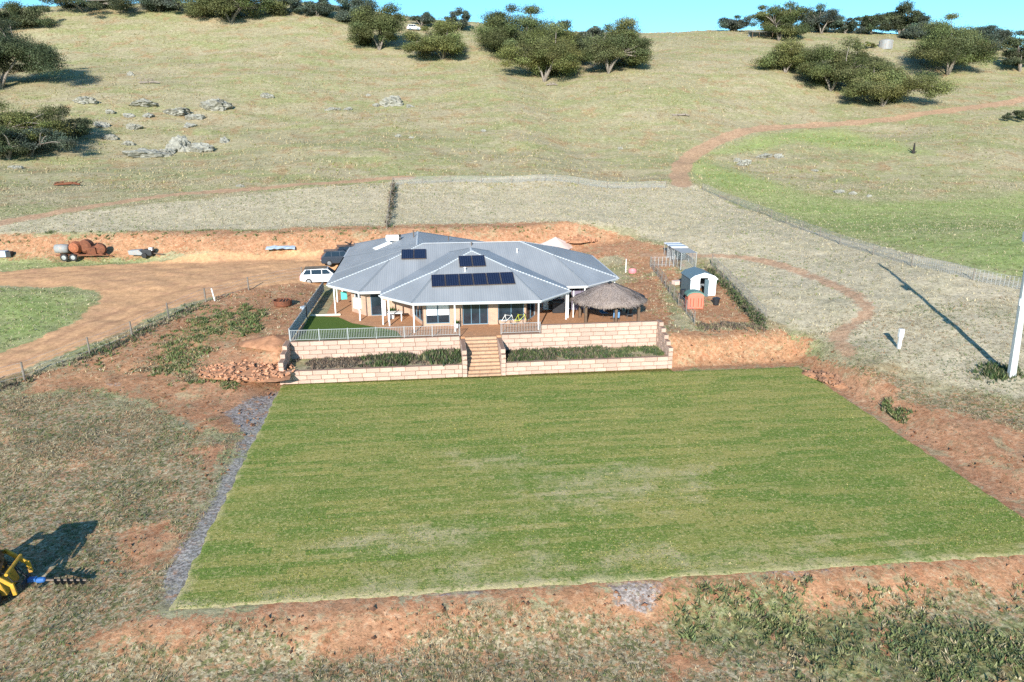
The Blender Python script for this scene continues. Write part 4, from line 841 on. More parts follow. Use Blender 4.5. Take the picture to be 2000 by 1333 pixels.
# ------------------------------------------------------------------ farm machinery and yard junk at the left
def junk():
    q = at(160, 508); t = thing('old_mixer_trailer', 'rusty old mixer trailer with a white tank on the verge', 'trailer', q, -.05)
    MB().box((0, -.3, .62), (5.2, .14, .16)).box((0, .6, .62), (5.2, .14, .16)).box((2.6, .15, .6), (.14, .9, .14)).build('chassis', 'rust', t)
    for x in (-1.5, -.5):
        for y in (-.75, 1.0):
            w_ = MB().lathe([(.25, -.1), (.42, -.09), (.42, .09), (.25, .1)], 16, (x, y, .42), 'Y').build('wheel', 'black_rubber', t); MB().lathe([(.04, -.11), (.25, -.105), (.25, .105), (.04, .11)], 12, (x, y, .42), 'Y').build('rim', 'alloy', w_)
    MB().lathe([(.1, -.75), (.5, -.7), (.55, 0), (.5, .7), (.1, .75)], 16, (-2.0, .1, 1.3), 'X').build('tank', 'tank_grey', t, smooth=True)
    simple('rust_orange', (.30, .10, .045), .8, var=.4, dirt=(.12, .06, .04)); MB().lathe([(.3, -.55), (.55, -.45), (.72, .2), (.6, .6)], 16, (-.35, -.2, 1.5), 'Y').build('drum', 'rust_orange', t); MB().lathe([(.5, -.5), (.75, -.3), (.75, .5), (.4, .7)], 14, (.55, .3, 1.55), 'Y').build('drum', 'rust', t)
    MB().box((1.3, .1, 1.1), (.9, .8, .8), .2, .2).build('engine_block', 'rust', t, bevel=.05); MB().lathe([(.2, -.3), (.6, -.2), (.62, .2), (.2, .3)], 14, (2.2, .2, 1.25), 'Y').build('flywheel', 'rust', t); MB().tube([(1.0, 0, .9), (2.0, .3, 1.9)], .06, 6).tube([(-1.2, .3, 1.2), (-1.25, .3, 2.2)], .06, 6).tube([(2.7, .2, .6), (3.4, .2, .35)], .07, 6).build('pipework', 'rust', t)
    q = at(282, 503); t = thing('small_trailer', 'small low trailer with a white tub and black engine', 'trailer', q, -.1)
    MB().prism([(-1.5, .35), (-1.6, .85), (-.3, .95), (.1, .5), (.0, .3)], 'Y', -.5, .5).build('tub', 'tank_grey', t, bevel=.06); MB().box((.55, 0, .6), (1.1, .9, .7)).box((.9, .2, 1.0), (.4, .4, .3)).build('engine', 'machine_black', t, bevel=.05); MB().box((1.0, -.2, 1.0), (.35, .35, .35)).build('battery_box', 'trim_white', t)
    MB().tube([(1.0, 0, .5), (2.3, 0, .35)], .06, 6).build('drawbar', 'steel', t)
    for y in (-.6, .6): MB().lathe([(.08, -.08), (.3, -.07), (.3, .07), (.08, .08)], 12, (.3, y, .3), 'Y').build('wheel', 'black_rubber', t)
    q = at(4, 502); t = thing('tool_box', 'grey blue box with a dark end at the road verge', 'box', q); MB().box((0, 0, .35), (1.3, .8, .7)).build('body', 'tarp_blue', t, bevel=.04); MB().box((.9, 0, .3), (.5, .7, .6)).build('end_cover', 'black_plastic', t)
    q = at(550, 488); m = MB(); r = random.Random(9); v = []; f = []
    for j in range(7):
        for i in range(11): x = (i - 5) * .34; y = (j - 3) * .3; v.append((x, y, max(0, .42 - .03 * x * x - .28 * y * y) + r.uniform(0, .12)))
    for j in range(6):
        for i in range(10): f.append((j * 11 + i, j * 11 + i + 1, j * 11 + i + 12, j * 11 + i + 11))
    o = m.add(v, f).build('tarpaulin', 'tarp_blue'); o.location = q; tag(o, 'crumpled pale blue tarpaulin at the foot of the cut bank', 'tarpaulin')
    q = at(553, 597); t = thing('fire_pit', 'round rusty steel fire pit on the red mulch', 'fire pit', q); MB().lathe([(.72, 0), (.8, .1), (.84, .55), (.80, .55), (.74, .15)], 24).build('ring', 'rust', t); MB().lathe([(.72, .12), (.3, .2), (.02, .24)], 16).build('ash', 'charred_wood', t)
    for k in range(3): MB().tube([(-.4 + k * .3, -.3, .25), (-.1 + k * .25, .4, .5)], .07, 6).build('log', 'charred_wood', t)
    q = at(598, 604); tag(MB().box((q.x, q.y, q.z + .12), (.8, .5, .25), .4).box((q.x - .3, q.y + .3, q.z + .1), (.5, .3, .2), .9).build('steel_offcut', 'tarp_blue'), 'small pile of blue grey offcuts beside the fire pit', 'offcuts')
    q = at(700, 497); t = thing('scrap_heap', 'dark tangle of scrap and branches behind the roof corner', 'scrap heap', q); r = random.Random(3)
    for k in range(14): MB().tube([(r.uniform(-2, 2), r.uniform(-.6, .6), r.uniform(0, .4)), (r.uniform(-2, 2), r.uniform(-.6, .6), r.uniform(.6, 1.6))], r.uniform(.04, .12), 5).build('branch', 'charred_wood' if k % 2 else 'dead_wood', t)
junk()
# heaps
def heap(name, label, cat, q, rx, ry, h, mat, chunk=None, n=0, sz=.2, seed=1, rz=0):
    r = random.Random(seed); t = thing(name, label, cat, (q.x, q.y, q.z), rz); v = []; f = []; K, J = 20, 6
    for j in range(J + 1):
        for k in range(K):
            s = j / J; a = 2 * math.pi * k / K; rr = s * (1 + .22 * math.sin(3 * a + seed) + r.uniform(-.06, .06)); v.append((rx * rr * math.cos(a), ry * rr * math.sin(a), h * (1 - s) ** .9 * (1 - .3 * s) + r.uniform(-.05, .05) - (.12 if j == J else 0)))
    for j in range(J):
        for k in range(K): f.append((j * K + k, j * K + (k + 1) % K, (j + 1) * K + (k + 1) % K, (j + 1) * K + k))
    MB().add(v, f).build('mound', mat, t, smooth=True)
    if chunk:
        cm = [MB().box((0, 0, 0), (1, .55, .42)).mesh(chunk) for _ in range(1)]; cm[0].materials.append(M['brick_chunk' if chunk == 'brick' else 'clod'])
        for i in range(n):
            a = r.uniform(0, 6.28); s = math.sqrt(r.random()) * 1.05; z = h * max(0, 1 - s) ** .9 * (1 - .3 * s); o = inst(cm[0], chunk, (rx * s * math.cos(a), ry * s * math.sin(a), z + .04), t); k = sz * r.uniform(.5, 1.35); o.scale = (k, k * r.uniform(.7, 1.2), k * r.uniform(.7, 1.2)); o.rotation_euler = (r.uniform(-.8, .8), r.uniform(-.8, .8), r.uniform(0, 6.28))
    return t
heap('brick_rubble_heap', 'low heap of broken bricks spilling down beside the limestone wall', 'brick heap', at(480, 722), 3.6, 2.4, .22, 'rubble_soil', 'brick', 298, .26, 3, -.35)
heap('soil_heap', 'pale sandy mound between the red mulch and the brick heap', 'soil heap', at(535, 668), 2.2, 2.0, .55, 'rubble_soil', None, 0, .2, 5)
heap('sand_heap', 'pale pink sand heap behind the roof ridge', 'sand heap', at(1085, 483), 2.6, 1.6, 1.3, 'sand', None, 0, .2, 6)
heap('stone_heap', 'heap of pink rubble at the foot of the cut behind the house', 'rubble heap', at(1130, 470), 2.4, 1.3, .7, 'rubble_soil', 'brick', 90, .3, 7)
heap('clod_heap', 'dark heap of clods and roots at the lawn corner', 'clod heap', at(1622, 742), .9, 2.2, .4, 'rubble_soil', 'clod', 90, .28, 8, .35)
q = at(110, 715); r = (q - at(48, 742)).normalized()

# ------------------------------------------------------------------ boulders and fallen timber on the hill
def rock(label, u, v, wpx, hpx, n=1, seed=0, name='boulder', group='granite boulders on the hillside'):
    q = at(u, v); k = depth(q) / F_PX; W = wpx * k; Hh = hpx * k * .9; r = np.random.default_rng(seed + 100); bm = bmesh.new(); bmesh.ops.create_icosphere(bm, subdivisions=4, radius=1)
    pl = r.normal(size=(10, 3)); pl /= np.linalg.norm(pl, axis=1)[:, None]; pd = r.uniform(.45, .9, 10)
    for vv in bm.verts:
        c = np.array(vv.co)
        for p_, d_ in zip(pl, pd):
            s = c @ p_
            if s > d_: c = c - p_ * (s - d_) * .85
        c = c * (1 + .45 * (vnoise(c[0] * 2 + seed, c[1] * 2 + c[2], .45, seed) - .5) + .3 * (vnoise(c[0] * 2 + seed, c[2] * 2 + c[1], .2, seed + 5) - .5)); vv.co = (c[0] * W / 2, c[1] * W * .36, c[2] * Hh * .62)
    me = bpy.data.meshes.new(name); bm.to_mesh(me); bm.free(); me.materials.append(M['rock']); o = bpy.data.objects.new(name, me); COL.objects.link(o); o.location = (q.x, q.y, q.z + Hh * .05); o.rotation_euler = (-.15, 0, r.uniform(-.3, .3)); tag(o, label, 'boulder', group)
ROCKS = [(288, 305, 84, 26, 'broad pale flat boulder lowest in the outcrop'), (350, 292, 62, 40, 'tall split boulder with a dark crack'), (395, 296, 60, 26, 'long low boulder right of the dark crack'), (330, 300, 40, 18, 'small boulder wedged between the flat and split boulders'),
         (440, 278, 22, 18, 'lone round boulder beyond the split one'), (420, 212, 66, 32, 'wide pale outcrop boulder highest above the split boulder'), (352, 222, 62, 16, 'flat pale slab left of the highest outcrop'), (385, 232, 40, 14, 'thin slab below the highest outcrop'), (285, 205, 66, 16, 'long grey slab left of the pale outcrop'),
         (200, 248, 32, 24, 'white rounded boulder beside the dark shrubs'), (262, 252, 34, 20, 'dark shadowed boulder right of the white one'), (250, 228, 24, 14, 'small dark boulder above the shadowed one'), (290, 228, 28, 15, 'squat boulder in the middle of the scatter'), (170, 200, 46, 16, 'grey slab row nearest the shrub crown'), (215, 222, 26, 12, 'low grey stone below the slab row'),
         (215, 272, 30, 14, 'low half buried stone under the white boulder'), (250, 284, 26, 12, 'small half buried stone left of the flat boulder'), (370, 248, 30, 12, 'low stone under the thin slab'), (765, 205, 48, 28, 'pale boulder alone on the open slope below the big trees'), (735, 208, 16, 10, 'small stone left of the lone pale boulder'), (800, 210, 20, 12, 'small stone right of the lone pale boulder'),
         (650, 215, 30, 10, 'low flat stone midway along the slope'), (680, 215, 20, 10, 'second low stone beside the midway flat one'), (523, 190, 30, 14, 'grey stone above the grassy middle slope'), (255, 148, 12, 12, 'dark stump like stone beside the fallen branch'), (778, 268, 14, 8, 'tiny dark stone on the middle slope'), (803, 270, 12, 7, 'tiny pale stone right of the dark one'), (720, 188, 10, 8, 'small dark stone above the lone pale boulder'),
         (945, 258, 14, 8, 'tiny stone right of the middle slope'), (1213, 292, 14, 8, 'tiny stone near the bend of the dirt track'), (30, 330, 26, 10, 'stone in the grass under the shady shrubs'), (1455, 322, 34, 16, 'grey stone in the rock patch inside the track bend'), (1490, 308, 40, 12, 'flat stone at the top of the rock patch inside the track bend'), (1520, 308, 24, 12, 'dark stone at the end of the rock patch inside the track bend'), (1440, 316, 18, 10, 'small stone at the near end of the rock patch'),
         (1640, 376, 26, 10, 'grey stone in the green field'), (1665, 380, 18, 9, 'dark stone beside the grey one in the green field'), (1590, 335, 16, 8, 'small stone alone in the tan part of the field'), (1697, 385, 12, 7, 'tiny stone lowest in the green field'), (1200, 130, 22, 10, 'pale stone under the rightmost of the central trees'), (470, 365, 18, 8, 'small pale stone beside the old track')]
for i, (u, v, a, b, l) in enumerate(ROCKS): rock(l, u, v, a, b, seed=i)
def branch(label, u, v, wpx, mat, seed, up=.5, name='fallen_branch', cat='branch', lean=1.0):
    q = at(u, v); k = depth(q) / F_PX; L = wpx * k; r = random.Random(seed); t = thing(name, label, cat, q, 0); m = MB(); pts = [(-L / 2, 0, .25), (-.1 * L, .2, .35), (.2 * L, .1, .45), (L / 2, -.1, .25)]; m.tube(pts, [.16, .2, .22, .12], 6); m.build('log', mat, t)
    for j in range(6):
        x = r.uniform(-.45, .45) * L; MB().tube([(x, .1, .3), (x + r.uniform(-.15, .15) * L, r.uniform(-.6, .6), .3 + up * L * r.uniform(.12, .4)), (x + r.uniform(-.3, .3) * L, r.uniform(-1, 1), .3 + up * L * r.uniform(.2, .5))], [.1, .06, .02], 5).build('limb', mat, t)
branch('dead branching tree top fallen in the grass high on the slope', 292, 164, 40, 'dead_wood', 1); branch('reddish fallen branch in the grass below the shrubs', 132, 364, 48, 'rust', 2, .3); branch('grey fallen log on the slope left of the dirt track', 1330, 228, 34, 'dead_wood', 3, .12); branch('small dead branch beside the middle tree trunk', 1078, 168, 22, 'dead_wood', 4, .6)
q = at(1783, 300); t = thing('burnt_stump', 'black burnt stump standing alone in the field', 'stump', q); MB().tube([(0, 0, -.2), (.1, 0, .7), (.05, 0, 2.0)], [.3, .24, .1], 7).build('trunk', 'charred_wood', t); MB().tube([(0, 0, .3), (-.9, .1, .95)], [.16, .05], 6).tube([(0, 0, .2), (.6, -.2, .3)], [.2, .1], 6).build('limb', 'charred_wood', t)
# sheds and tank on the crest
q = at(1502, 76); k = depth(q) / F_PX; t = thing('open_shed', 'long low dark shed under the trees on the crest', 'shed', q, 0); L = 72 * k; MB().box((0, 1.5, 2.2), (L, 3.4, .18), 0, .06).build('roof', 'fence_dark', t)
for i in range(6): MB().box((-L / 2 + .3 + i * (L - .6) / 5, .1, 1.0), (.18, .18, 2.3)).build('post', 'timber', t)
MB().box((0, 3.0, 1.0), (L - .4, .1, 2.2)).build('back_wall', 'fence_dark', t)
q = at(1729, 94); k = depth(q) / F_PX; t = thing('water_tank', 'pale ribbed water tank on the right hand crest', 'water tank', q); R = 12 * k; MB().lathe([(R, -.5), (R, 2.2), (R * .98, 2.3), (.1, 2.75)], 24).build('wall', 'tank_grey', t)
for i in range(12): a = i * math.pi / 6; MB().box((R * math.cos(a), R * math.sin(a), 1.0), (.16, .16, 2.4), a).build('rib', 'tank_grey', t)

# ------------------------------------------------------------------ trees
def tree(label, u, vb, cu, wpx, vtop, vlow, seed, style='dome', col=0, group='eucalypt trees on the hill', name='eucalypt_tree', dens=1.0, cat='tree'):
    q = at(u, vb); k = depth(q) / F_PX; r = np.random.default_rng(seed); W = wpx * k * 1.12; ztop = (vb - vtop) * k * .97; zlow = max(0.0, (vb - vlow)) * k * .40; cx = (cu - u) * k; t = thing(name, label, cat, q, 0, group)
    Rr = W / 2; Hc = ztop - zlow; ncl = int(np.clip(W * Hc * .62, 14, 64)); ph = r.uniform(0, 6.28, 3); cl = []
    for i in range(ncl):
        a = r.uniform(0, 6.283); s = math.sqrt(r.random()); dome = math.sqrt(max(0, 1 - (s * .94) ** 2)); 
        if style == 'dome': hh = zlow + Hc * (dome * r.uniform(.45, .92) if r.random() < .60 else dome * r.uniform(.05, .5) + .08)
        else: hh = zlow + Hc * r.uniform(.15, .9) * (1 - .35 * s)
        rc = min(Rr, Hc) * r.uniform(.11, .27); lob = .84 + .2 * math.sin(2 * a + ph[0]) + .2 * math.sin(3 * a + ph[1]); hh = zlow + (hh - zlow) * (.9 + .16 * math.sin(2.5 * a + ph[2])); cl.append((cx + Rr * lob * s * math.cos(a), Rr * .75 * lob * s * math.sin(a), hh, rc))
    vo = [(cx + Rr * r.uniform(-.75, .75), -Rr * r.uniform(.1, .7), zlow + Hc * r.uniform(.15, .8)) for _ in range(4)]; cl = [c_ for c_ in cl if min(math.hypot(math.hypot(c_[0] - v_[0], c_[1] - v_[1]), (c_[2] - v_[2]) * 1.3) for v_ in vo) > min(Rr, Hc) * .26] or cl
    base = np.array([[.098, .114, .048], [.068, .085, .045], [.122, .134, .052], [.072, .092, .070]][col])
    V = []; T = []; lw = max(.16, .62 * k / .16 * .42)
    for (x, y, z, rc) in cl:
        nl = int(310 * dens * (rc / 1.5) ** 1.5 * (.42 / lw) ** 1.3) + 40; d = r.normal(size=(nl, 3)); d /= np.linalg.norm(d, axis=1)[:, None]; rr = rc * np.abs(r.normal(.78, .30, nl)); c = d * rr[:, None] * np.array([1.22, 1.18, .62]) * r.uniform(.75, 1.25, 3) + [x, y, z]; c[:, 2] = np.maximum(c[:, 2], .25)
        nrm = d * .6 + r.normal(size=(nl, 3)) * .7 + [0, 0, .35]; nrm /= np.linalg.norm(nrm, axis=1)[:, None]; a_ = np.cross(nrm, r.normal(size=(nl, 3))); a_ /= np.linalg.norm(a_, axis=1)[:, None]; b_ = np.cross(nrm, a_)
        s = (lw * r.uniform(.55, 1.25, nl))[:, None]; V.append(np.stack([c - a_ * s * .5 - b_ * s * .3, c + a_ * s * .5 - b_ * s * .25, c + a_ * s * .35 + b_ * s * .45, c - a_ * s * .4 + b_ * s * .35], 1).reshape(-1, 3))
        ct = base * r.uniform(.65, 1.6) * np.array([r.uniform(.9, 1.15), 1, r.uniform(.85, 1.1)]); T.append(np.repeat(ct[None] * r.uniform(.5, 1.5, (nl, 1)), 4, 0))
    V = np.concatenate(V); T = np.concatenate(T); mesh_np('crown', V, np.arange(len(V)).reshape(-1, 4), 'leaf', tint=T, parent=t)
    m = MB(); th = max(.1, min(.26, ztop * .02)); nf = r.integers(4, 7); forks = []
    for f_ in range(nf):
        a = r.uniform(0, 6.28); fh = zlow + Hc * .28; p = Vector((cx * .45 + math.cos(a) * W * .15, math.sin(a) * W * .12, fh)); m.tube([(r.uniform(-.2, .2), 0, -.5), Vector((p.x * .35, p.y * .35, fh * .45)), p], [th * 1.25, th, th * .62], 6); forks.append(p)
    for (x, y, z, rc) in cl:
        c = Vector((x, y, z)); p = min(forks, key=lambda f_: (f_ - c).length); mid = p.lerp(c, .5) + Vector((r.uniform(-.4, .4), r.uniform(-.4, .4), r.uniform(-.2, .6))); m.tube([p - Vector((0, 0, .2)), mid, c], [th * .6, th * .4, .05], 5)
    m.build('trunk', 'bark', t, smooth=True)
TREES = [ # u, base v, crown centre u, width, top v, low v, style, colour
 ('big spreading tree cut off by the frame edge above the long hillside shadow', 2, 172, 40, 165, 32, 110, 'dome', 1),
 ('broad tree half out of frame above the shady shrubs', -6, 290, 30, 150, 186, 255, 'open', 2), ('round dark shrub at the edge of the shady thicket', 140, 272, 146, 82, 206, 262, 'dome', 1), ('low grey bush in the shady thicket', 60, 305, 55, 150, 238, 285, 'dome', 3),
 ('dense dark shrub mass filling the middle of the shady thicket', 95, 282, 92, 110, 214, 270, 'dome', 1), ('dim shrub at the frame edge below the half hidden tree', 18, 312, 15, 100, 232, 300, 'dome', 1),
 ('sky edged tree at the frame corner', 15, 60, 25, 120, -6, 40, 'open', 1), ('wide dark crown on the crest left of the bare skyline', 165, 24, 170, 180, -40, 18, 'dome', 1), ('thin crested tree beside the wide dark crown', 312, 24, 315, 95, -30, 16, 'open', 3),
 ('pale trunked tree casting shade on the crest', 452, 44, 455, 145, -40, 22, 'open', 0), ('small tree right of the pale trunked one', 560, 28, 560, 70, -12, 20, 'open', 3), ('low bushy tree on the crest gap', 620, 32, 622, 60, -8, 24, 'dome', 3), ('blue green tree rising behind the leaning one', 700, 48, 695, 80, -20, 34, 'open', 3),
 ('leaning tree with a flat crown above bare shade', 742, 98, 738, 114, 3, 72, 'open', 0), ('squat tree with branches drooping to the grass', 865, 116, 858, 124, 42, 102, 'dome', 2), ('thin tree peeping over the squat one', 898, 60, 896, 50, 8, 52, 'open', 3), ('sparse tree on the crest behind the squat one', 822, 52, 828, 56, 22, 48, 'open', 3),
 ('wide tall crown at the back of the central clump', 1000, 112, 1010, 165, 12, 92, 'dome', 0), ('densest tree in front of the central clump', 1064, 160, 1066, 150, 42, 138, 'dome', 2), ('dim crown between the central trees', 1110, 130, 1105, 90, 40, 110, 'dome', 1), ('tree with a high right hand tuft ending the central clump', 1188, 144, 1205, 128, 34, 122, 'dome', 0), ('thin grey tree behind the end of the central clump', 1160, 92, 1160, 60, 48, 80, 'open', 3),
 ('small lone bush on the skyline', 1436, 62, 1436, 56, 26, 58, 'open', 3), ('large airy tree standing over the dark crest shed', 1520, 80, 1525, 98, -4, 62, 'open', 0), ('tree in the skyline row just right of the airy one', 1604, 66, 1604, 70, 2, 58, 'open', 3), ('low tree filling the skyline row', 1650, 66, 1650, 50, 26, 60, 'open', 3), ('slim tree in the skyline row', 1702, 68, 1700, 56, 14, 58, 'open', 1), ('tallest tree in the skyline row', 1757, 70, 1760, 78, 2, 58, 'open', 1),
 ('very broad tree standing above the dirt track bend', 1850, 146, 1850, 150, 22, 120, 'dome', 0), ('hazy crown behind the very broad tree', 1800, 78, 1798, 70, 36, 72, 'dome', 3), ('hazy tree right of the very broad one', 1925, 102, 1925, 90, 40, 88, 'open', 3), ('dark tree at the far right frame edge', 1992, 140, 1990, 66, 48, 118, 'open', 1), ('low dark bush at the right frame edge beside the track', 2010, 236, 2005, 80, 204, 228, 'dome', 1),
 ('separate round tree left of the dark thicket', 1534, 142, 1540, 106, 72, 124, 'dome', 2), ('tall middle tree of the dark thicket', 1622, 178, 1630, 150, 84, 156, 'dome', 0), ('front tree of the dark thicket with pale forked trunk', 1722, 208, 1733, 150, 110, 182, 'dome', 2), ('back tree of the dark thicket under the water tank', 1690, 170, 1690, 90, 100, 160, 'dome', 1), ('low spreading bush left of the water tank', 1682, 96, 1684, 58, 78, 92, 'dome', 2)]
for i, (l, u, vb, cu, wp, vt, vl, st, c) in enumerate(TREES): tree(l, u, vb, cu, wp, vt, vl, 300 + i, st, c)
# trees beyond the frame whose shade falls into view
tree('tree left of the frame', -110, 190, -110, 150, 60, 150, 401, 'dome', 1); 

# ------------------------------------------------------------------ grass, weeds and creepers (uncountable)
def tufts(name, X, Y, size, k, pal, wd=.16, lean=.7, kind='stuff', parent=None, Z=None, jitter=.35):
    n = len(X); r = RNG; Z = height(X, Y) if Z is None else Z; a = r.uniform(0, 6.283, (n, k)); ln = size[:, None] * r.uniform(.5, 1.25, (n, k)); le = r.uniform(.1, lean, (n, k)) * ln
    bx = X[:, None] + r.normal(0, .28, (n, k)) * size[:, None]; by = Y[:, None] + r.normal(0, .28, (n, k)) * size[:, None]; bz = np.repeat(Z[:, None] - .02, k, 1); hw = ln * wd * .5; aa = a + r.uniform(-1.2, 1.2, (n, k)) + 1.57
    p0 = np.stack([bx - np.cos(aa) * hw, by - np.sin(aa) * hw, bz], -1); p1 = np.stack([bx + np.cos(aa) * hw, by + np.sin(aa) * hw, bz], -1); p2 = np.stack([bx + np.cos(a) * le, by + np.sin(a) * le, bz + ln * .85], -1)
    V = np.stack([p0, p1, p2], 2).reshape(-1, 3); c = pal[:, None, :] * r.uniform(1 - jitter, 1 + jitter, (n, k, 1)); T = np.repeat(c.reshape(-1, 3), 3, 0)
    return tag(mesh_np(name, V, np.arange(len(V)).reshape(-1, 3), 'weed', tint=np.clip(T, 0, 1), parent=parent), kind=kind)
def pick(pal, n, wts): return np.array(pal)[RNG.choice(len(pal), n, p=np.array(wts) / sum(wts))]
def inlawn(x, y): return (x > -11.1) & (x < 28.95) & (y > 23.4) & (y < 49.7)
def insite(x, y): return (x > -11.3) & (x < 18.9) & (y > 49.3) & (y < 86)
def cone(n, y0, y1, ext=1.08):
    y = np.sqrt(RNG.uniform(y0 ** 2, y1 ** 2, n)); a = YAW + RNG.uniform(-1, 1, n) * math.atan(1000 / F_PX * 1.06) ; return y * np.tan(a) * ext, y
# foreground weeds
X, Y = cone(270000, 15, 52, 1.3); m = masks(X, Y); keep = ~inlawn(X, Y) & ~insite(X, Y) & (m['drive'] < -.3) & (m['track'] < 0)
dn = fbm(X, Y, 2.2, 81); pr = np.where(m['weedy'] > 0, .10 + 1.7 * (dn - .36), .3); pr = np.where(m['soil'] > .3, .02 + .45 * np.clip(fbm(X, Y, 1.3, 84) - .56, 0, 1), pr); pr = np.where(m['gravel'] > 0, .02, pr); pr = np.where(m['lush'] + (fbm(X, Y, 1.6, 87) - .5) * 9 > .2, np.maximum(pr, .2 + 1.6 * (dn - .42)), pr); keep &= RNG.random(len(X)) < pr
X, Y = X[keep], Y[keep]; gl = np.clip((fbm(X, Y, 4, 82) - .34) * 3.2, 0, 1) * .75; mm = masks(X, Y); gl = np.where(mm['lush'] > 0, np.maximum(gl, .85), gl)
dryp = pick([(.37, .305, .185), (.29, .24, .145), (.45, .38, .25), (.20, .16, .10), (.36, .205, .12)], len(X), [4, 4, 2, 3, 2]); grn = pick([(.13, .165, .065), (.17, .20, .08), (.11, .145, .075), (.25, .25, .12)], len(X), [3, 3, 2, 2])
pal = np.where((RNG.random(len(X)) < gl)[:, None], grn, dryp); L_ = (mm['lush'] + (fbm(X, Y, 1.6, 87) - .5) * 9 + RNG.normal(0, .5, len(X))) > .2
tufts('weeds', X[~L_], Y[~L_], RNG.uniform(.06, .18, (~L_).sum()), 5, pal[~L_], .24, 1.1, jitter=.35); tufts('green_weeds', X[L_], Y[L_], RNG.uniform(.09, .24, L_.sum()), 8, pal[L_], .5, 1.5, jitter=.45)
# middle ground
X, Y = cone(150000, 50, 118); m = masks(X, Y); keep = ~insite(X, Y) & ~inlawn(X, Y) & (m['drive'] < -.3) & (m['track'] < 0); pr = np.where(m['soil'] > .5, .10 + 1.5 * np.clip(fbm(X, Y, 2, 91) - .47, 0, 1), .5); pr = np.where((m['lush'] > 0) & (m['soil'] > -.5), np.maximum(pr, .3 + 2.2 * (fbm(X, Y, 2, 93) - .45)), pr); keep &= RNG.random(len(X)) < pr
X, Y = X[keep], Y[keep]; mm = masks(X, Y); gl = np.where(mm['lush'] > 0, .65, .12 + .3 * (fbm(X, Y, 6, 92) > .58)); gl = np.where((mm['soil'] > .3) & (mm['lush'] < 0), .3, gl)
dryp = pick([(.47, .405, .27), (.42, .355, .23), (.50, .44, .30), (.35, .29, .19)], len(X), [4, 4, 2, 2]); grn = pick([(.13, .18, .055), (.18, .21, .07), (.22, .23, .09)], len(X), [3, 3, 2])
pal = np.where((RNG.random(len(X)) < gl)[:, None], grn, dryp); tufts('pasture_grass', X, Y, RNG.uniform(.10, .24, len(X)), 4, pal, .3, 1.0, jitter=.5)
# hillside
X, Y = cone(110000, 110, 275); m = masks(X, Y); keep = (m['track'] < -.2); keep &= RNG.random(len(X)) < .25 + 1.1 * (fbm(X, Y, 9, 95) - .25); X, Y = X[keep], Y[keep]; mm = masks(X, Y); gl = np.where(mm['lush'] > 0, .6, .12 + .5 * np.clip(fbm(X, Y, 18, 96) - .45, 0, 1) * 2)
dryp = pick([(.40, .335, .20), (.36, .295, .17), (.43, .365, .23), (.34, .26, .15)], len(X), [4, 4, 2, 2]); grn = pick([(.21, .23, .075), (.26, .26, .095), (.30, .28, .11)], len(X), [3, 3, 2])
pal = np.where((RNG.random(len(X)) < gl)[:, None], grn, dryp); tufts('hill_grass', X, Y, RNG.uniform(.2, .42, len(X)), 3, pal, .45, 1.0, jitter=.35)
# planted garden bed, patchy
def bed(x0, x1, n, thr, cols, seed):
    X = RNG.uniform(x0, x1, n); Y = RNG.uniform(50.0, 52.4, n); k = fbm(X, Y, 1.3, seed) > thr; X, Y = X[k], Y[k]; k = RNG.random(len(X)) < np.where(Y < 50.9, .9, .9); X, Y = X[k], Y[k]
    return X, Y, pick(cols, len(X), [1] * len(cols))
G = [(.05, .085, .03), (.07, .11, .04), (.12, .15, .06), (.065, .085, .055), (.17, .16, .09)]; Br = [(.12, .095, .075), (.20, .16, .12), (.09, .075, .065), (.28, .2, .14)]
X, Y, c = bed(-10.5, 2.2, 1900, .42, Br, 101); tufts('garden_mulch_plants', X, Y, RNG.uniform(.12, .3, len(X)), 5, c, .3)
X, Y, c = bed(-5.5, 2.2, 1700, .40, G + Br[:1], 102); tufts('garden_plants', X, Y, RNG.uniform(.2, .5, len(X)) * (1 + .35 * (X > -1.2)), 7, c, .34)
X, Y, c = bed(5.7, 14, 1900, .38, G + G + Br, 103); tufts('garden_plants', X, Y, RNG.uniform(.18, .42, len(X)), 7, c, .34)
X, Y, c = bed(13, 18.3, 800, .42, G, 104); tufts('garden_plants', X, Y, RNG.uniform(.15, .34, len(X)), 6, c, .34)
# creeper on the chicken yard fence, vine on the paddock run, weeds along the drive fence
def along(name, L, n, w_, h_, cols, size, k=6):
    p = [np.array(at(u, v)[:2]) for u, v in L]; s = RNG.random(n) * (len(p) - 1); i = np.minimum(s.astype(int), len(p) - 2); f = s - i; p = np.array(p); X = p[i, 0] + (p[i + 1, 0] - p[i, 0]) * f + RNG.normal(0, w_, n); Y = p[i, 1] + (p[i + 1, 1] - p[i, 1]) * f + RNG.normal(0, w_, n)
    keep = fbm(X, Y, 2.0, 111) > .36; X, Y = X[keep], Y[keep]; Z = height(X, Y) + RNG.random(len(X)) ** 1.6 * h_; tufts(name, X, Y, RNG.uniform(*size, len(X)), k, pick(cols, len(X), [1] * len(cols)), .35, Z=Z)
along('fence_creeper', [(1380, 524), (1415, 562), (1452, 602), (1488, 640)], 1300, .26, .75, G + Br[:2], (.10, .24)); along('dry_vine', [(758, 446), (768, 368)], 600, .22, 1.3, Br + G[:1] + [(.3, .27, .18)], (.15, .32)); along('verge_weeds', [(-60, 772), (60, 745), (176, 696), (258, 660), (330, 626), (400, 594)], 900, .5, .04, G + Br + [(.3, .25, .15)], (.1, .32)); along('yard_edge_weeds', [(1370, 640), (1485, 640)], 900, .35, .1, Br + [(.2, .2, .1)], (.12, .3))
q = at(1950, 728); X = RNG.normal(q.x, .6, 260); Y = RNG.normal(q.y, .5, 260); tufts('pole_foot_weeds', X, Y, RNG.uniform(.2, .5, 260), 6, pick(G, 260, [1] * 5), .25)
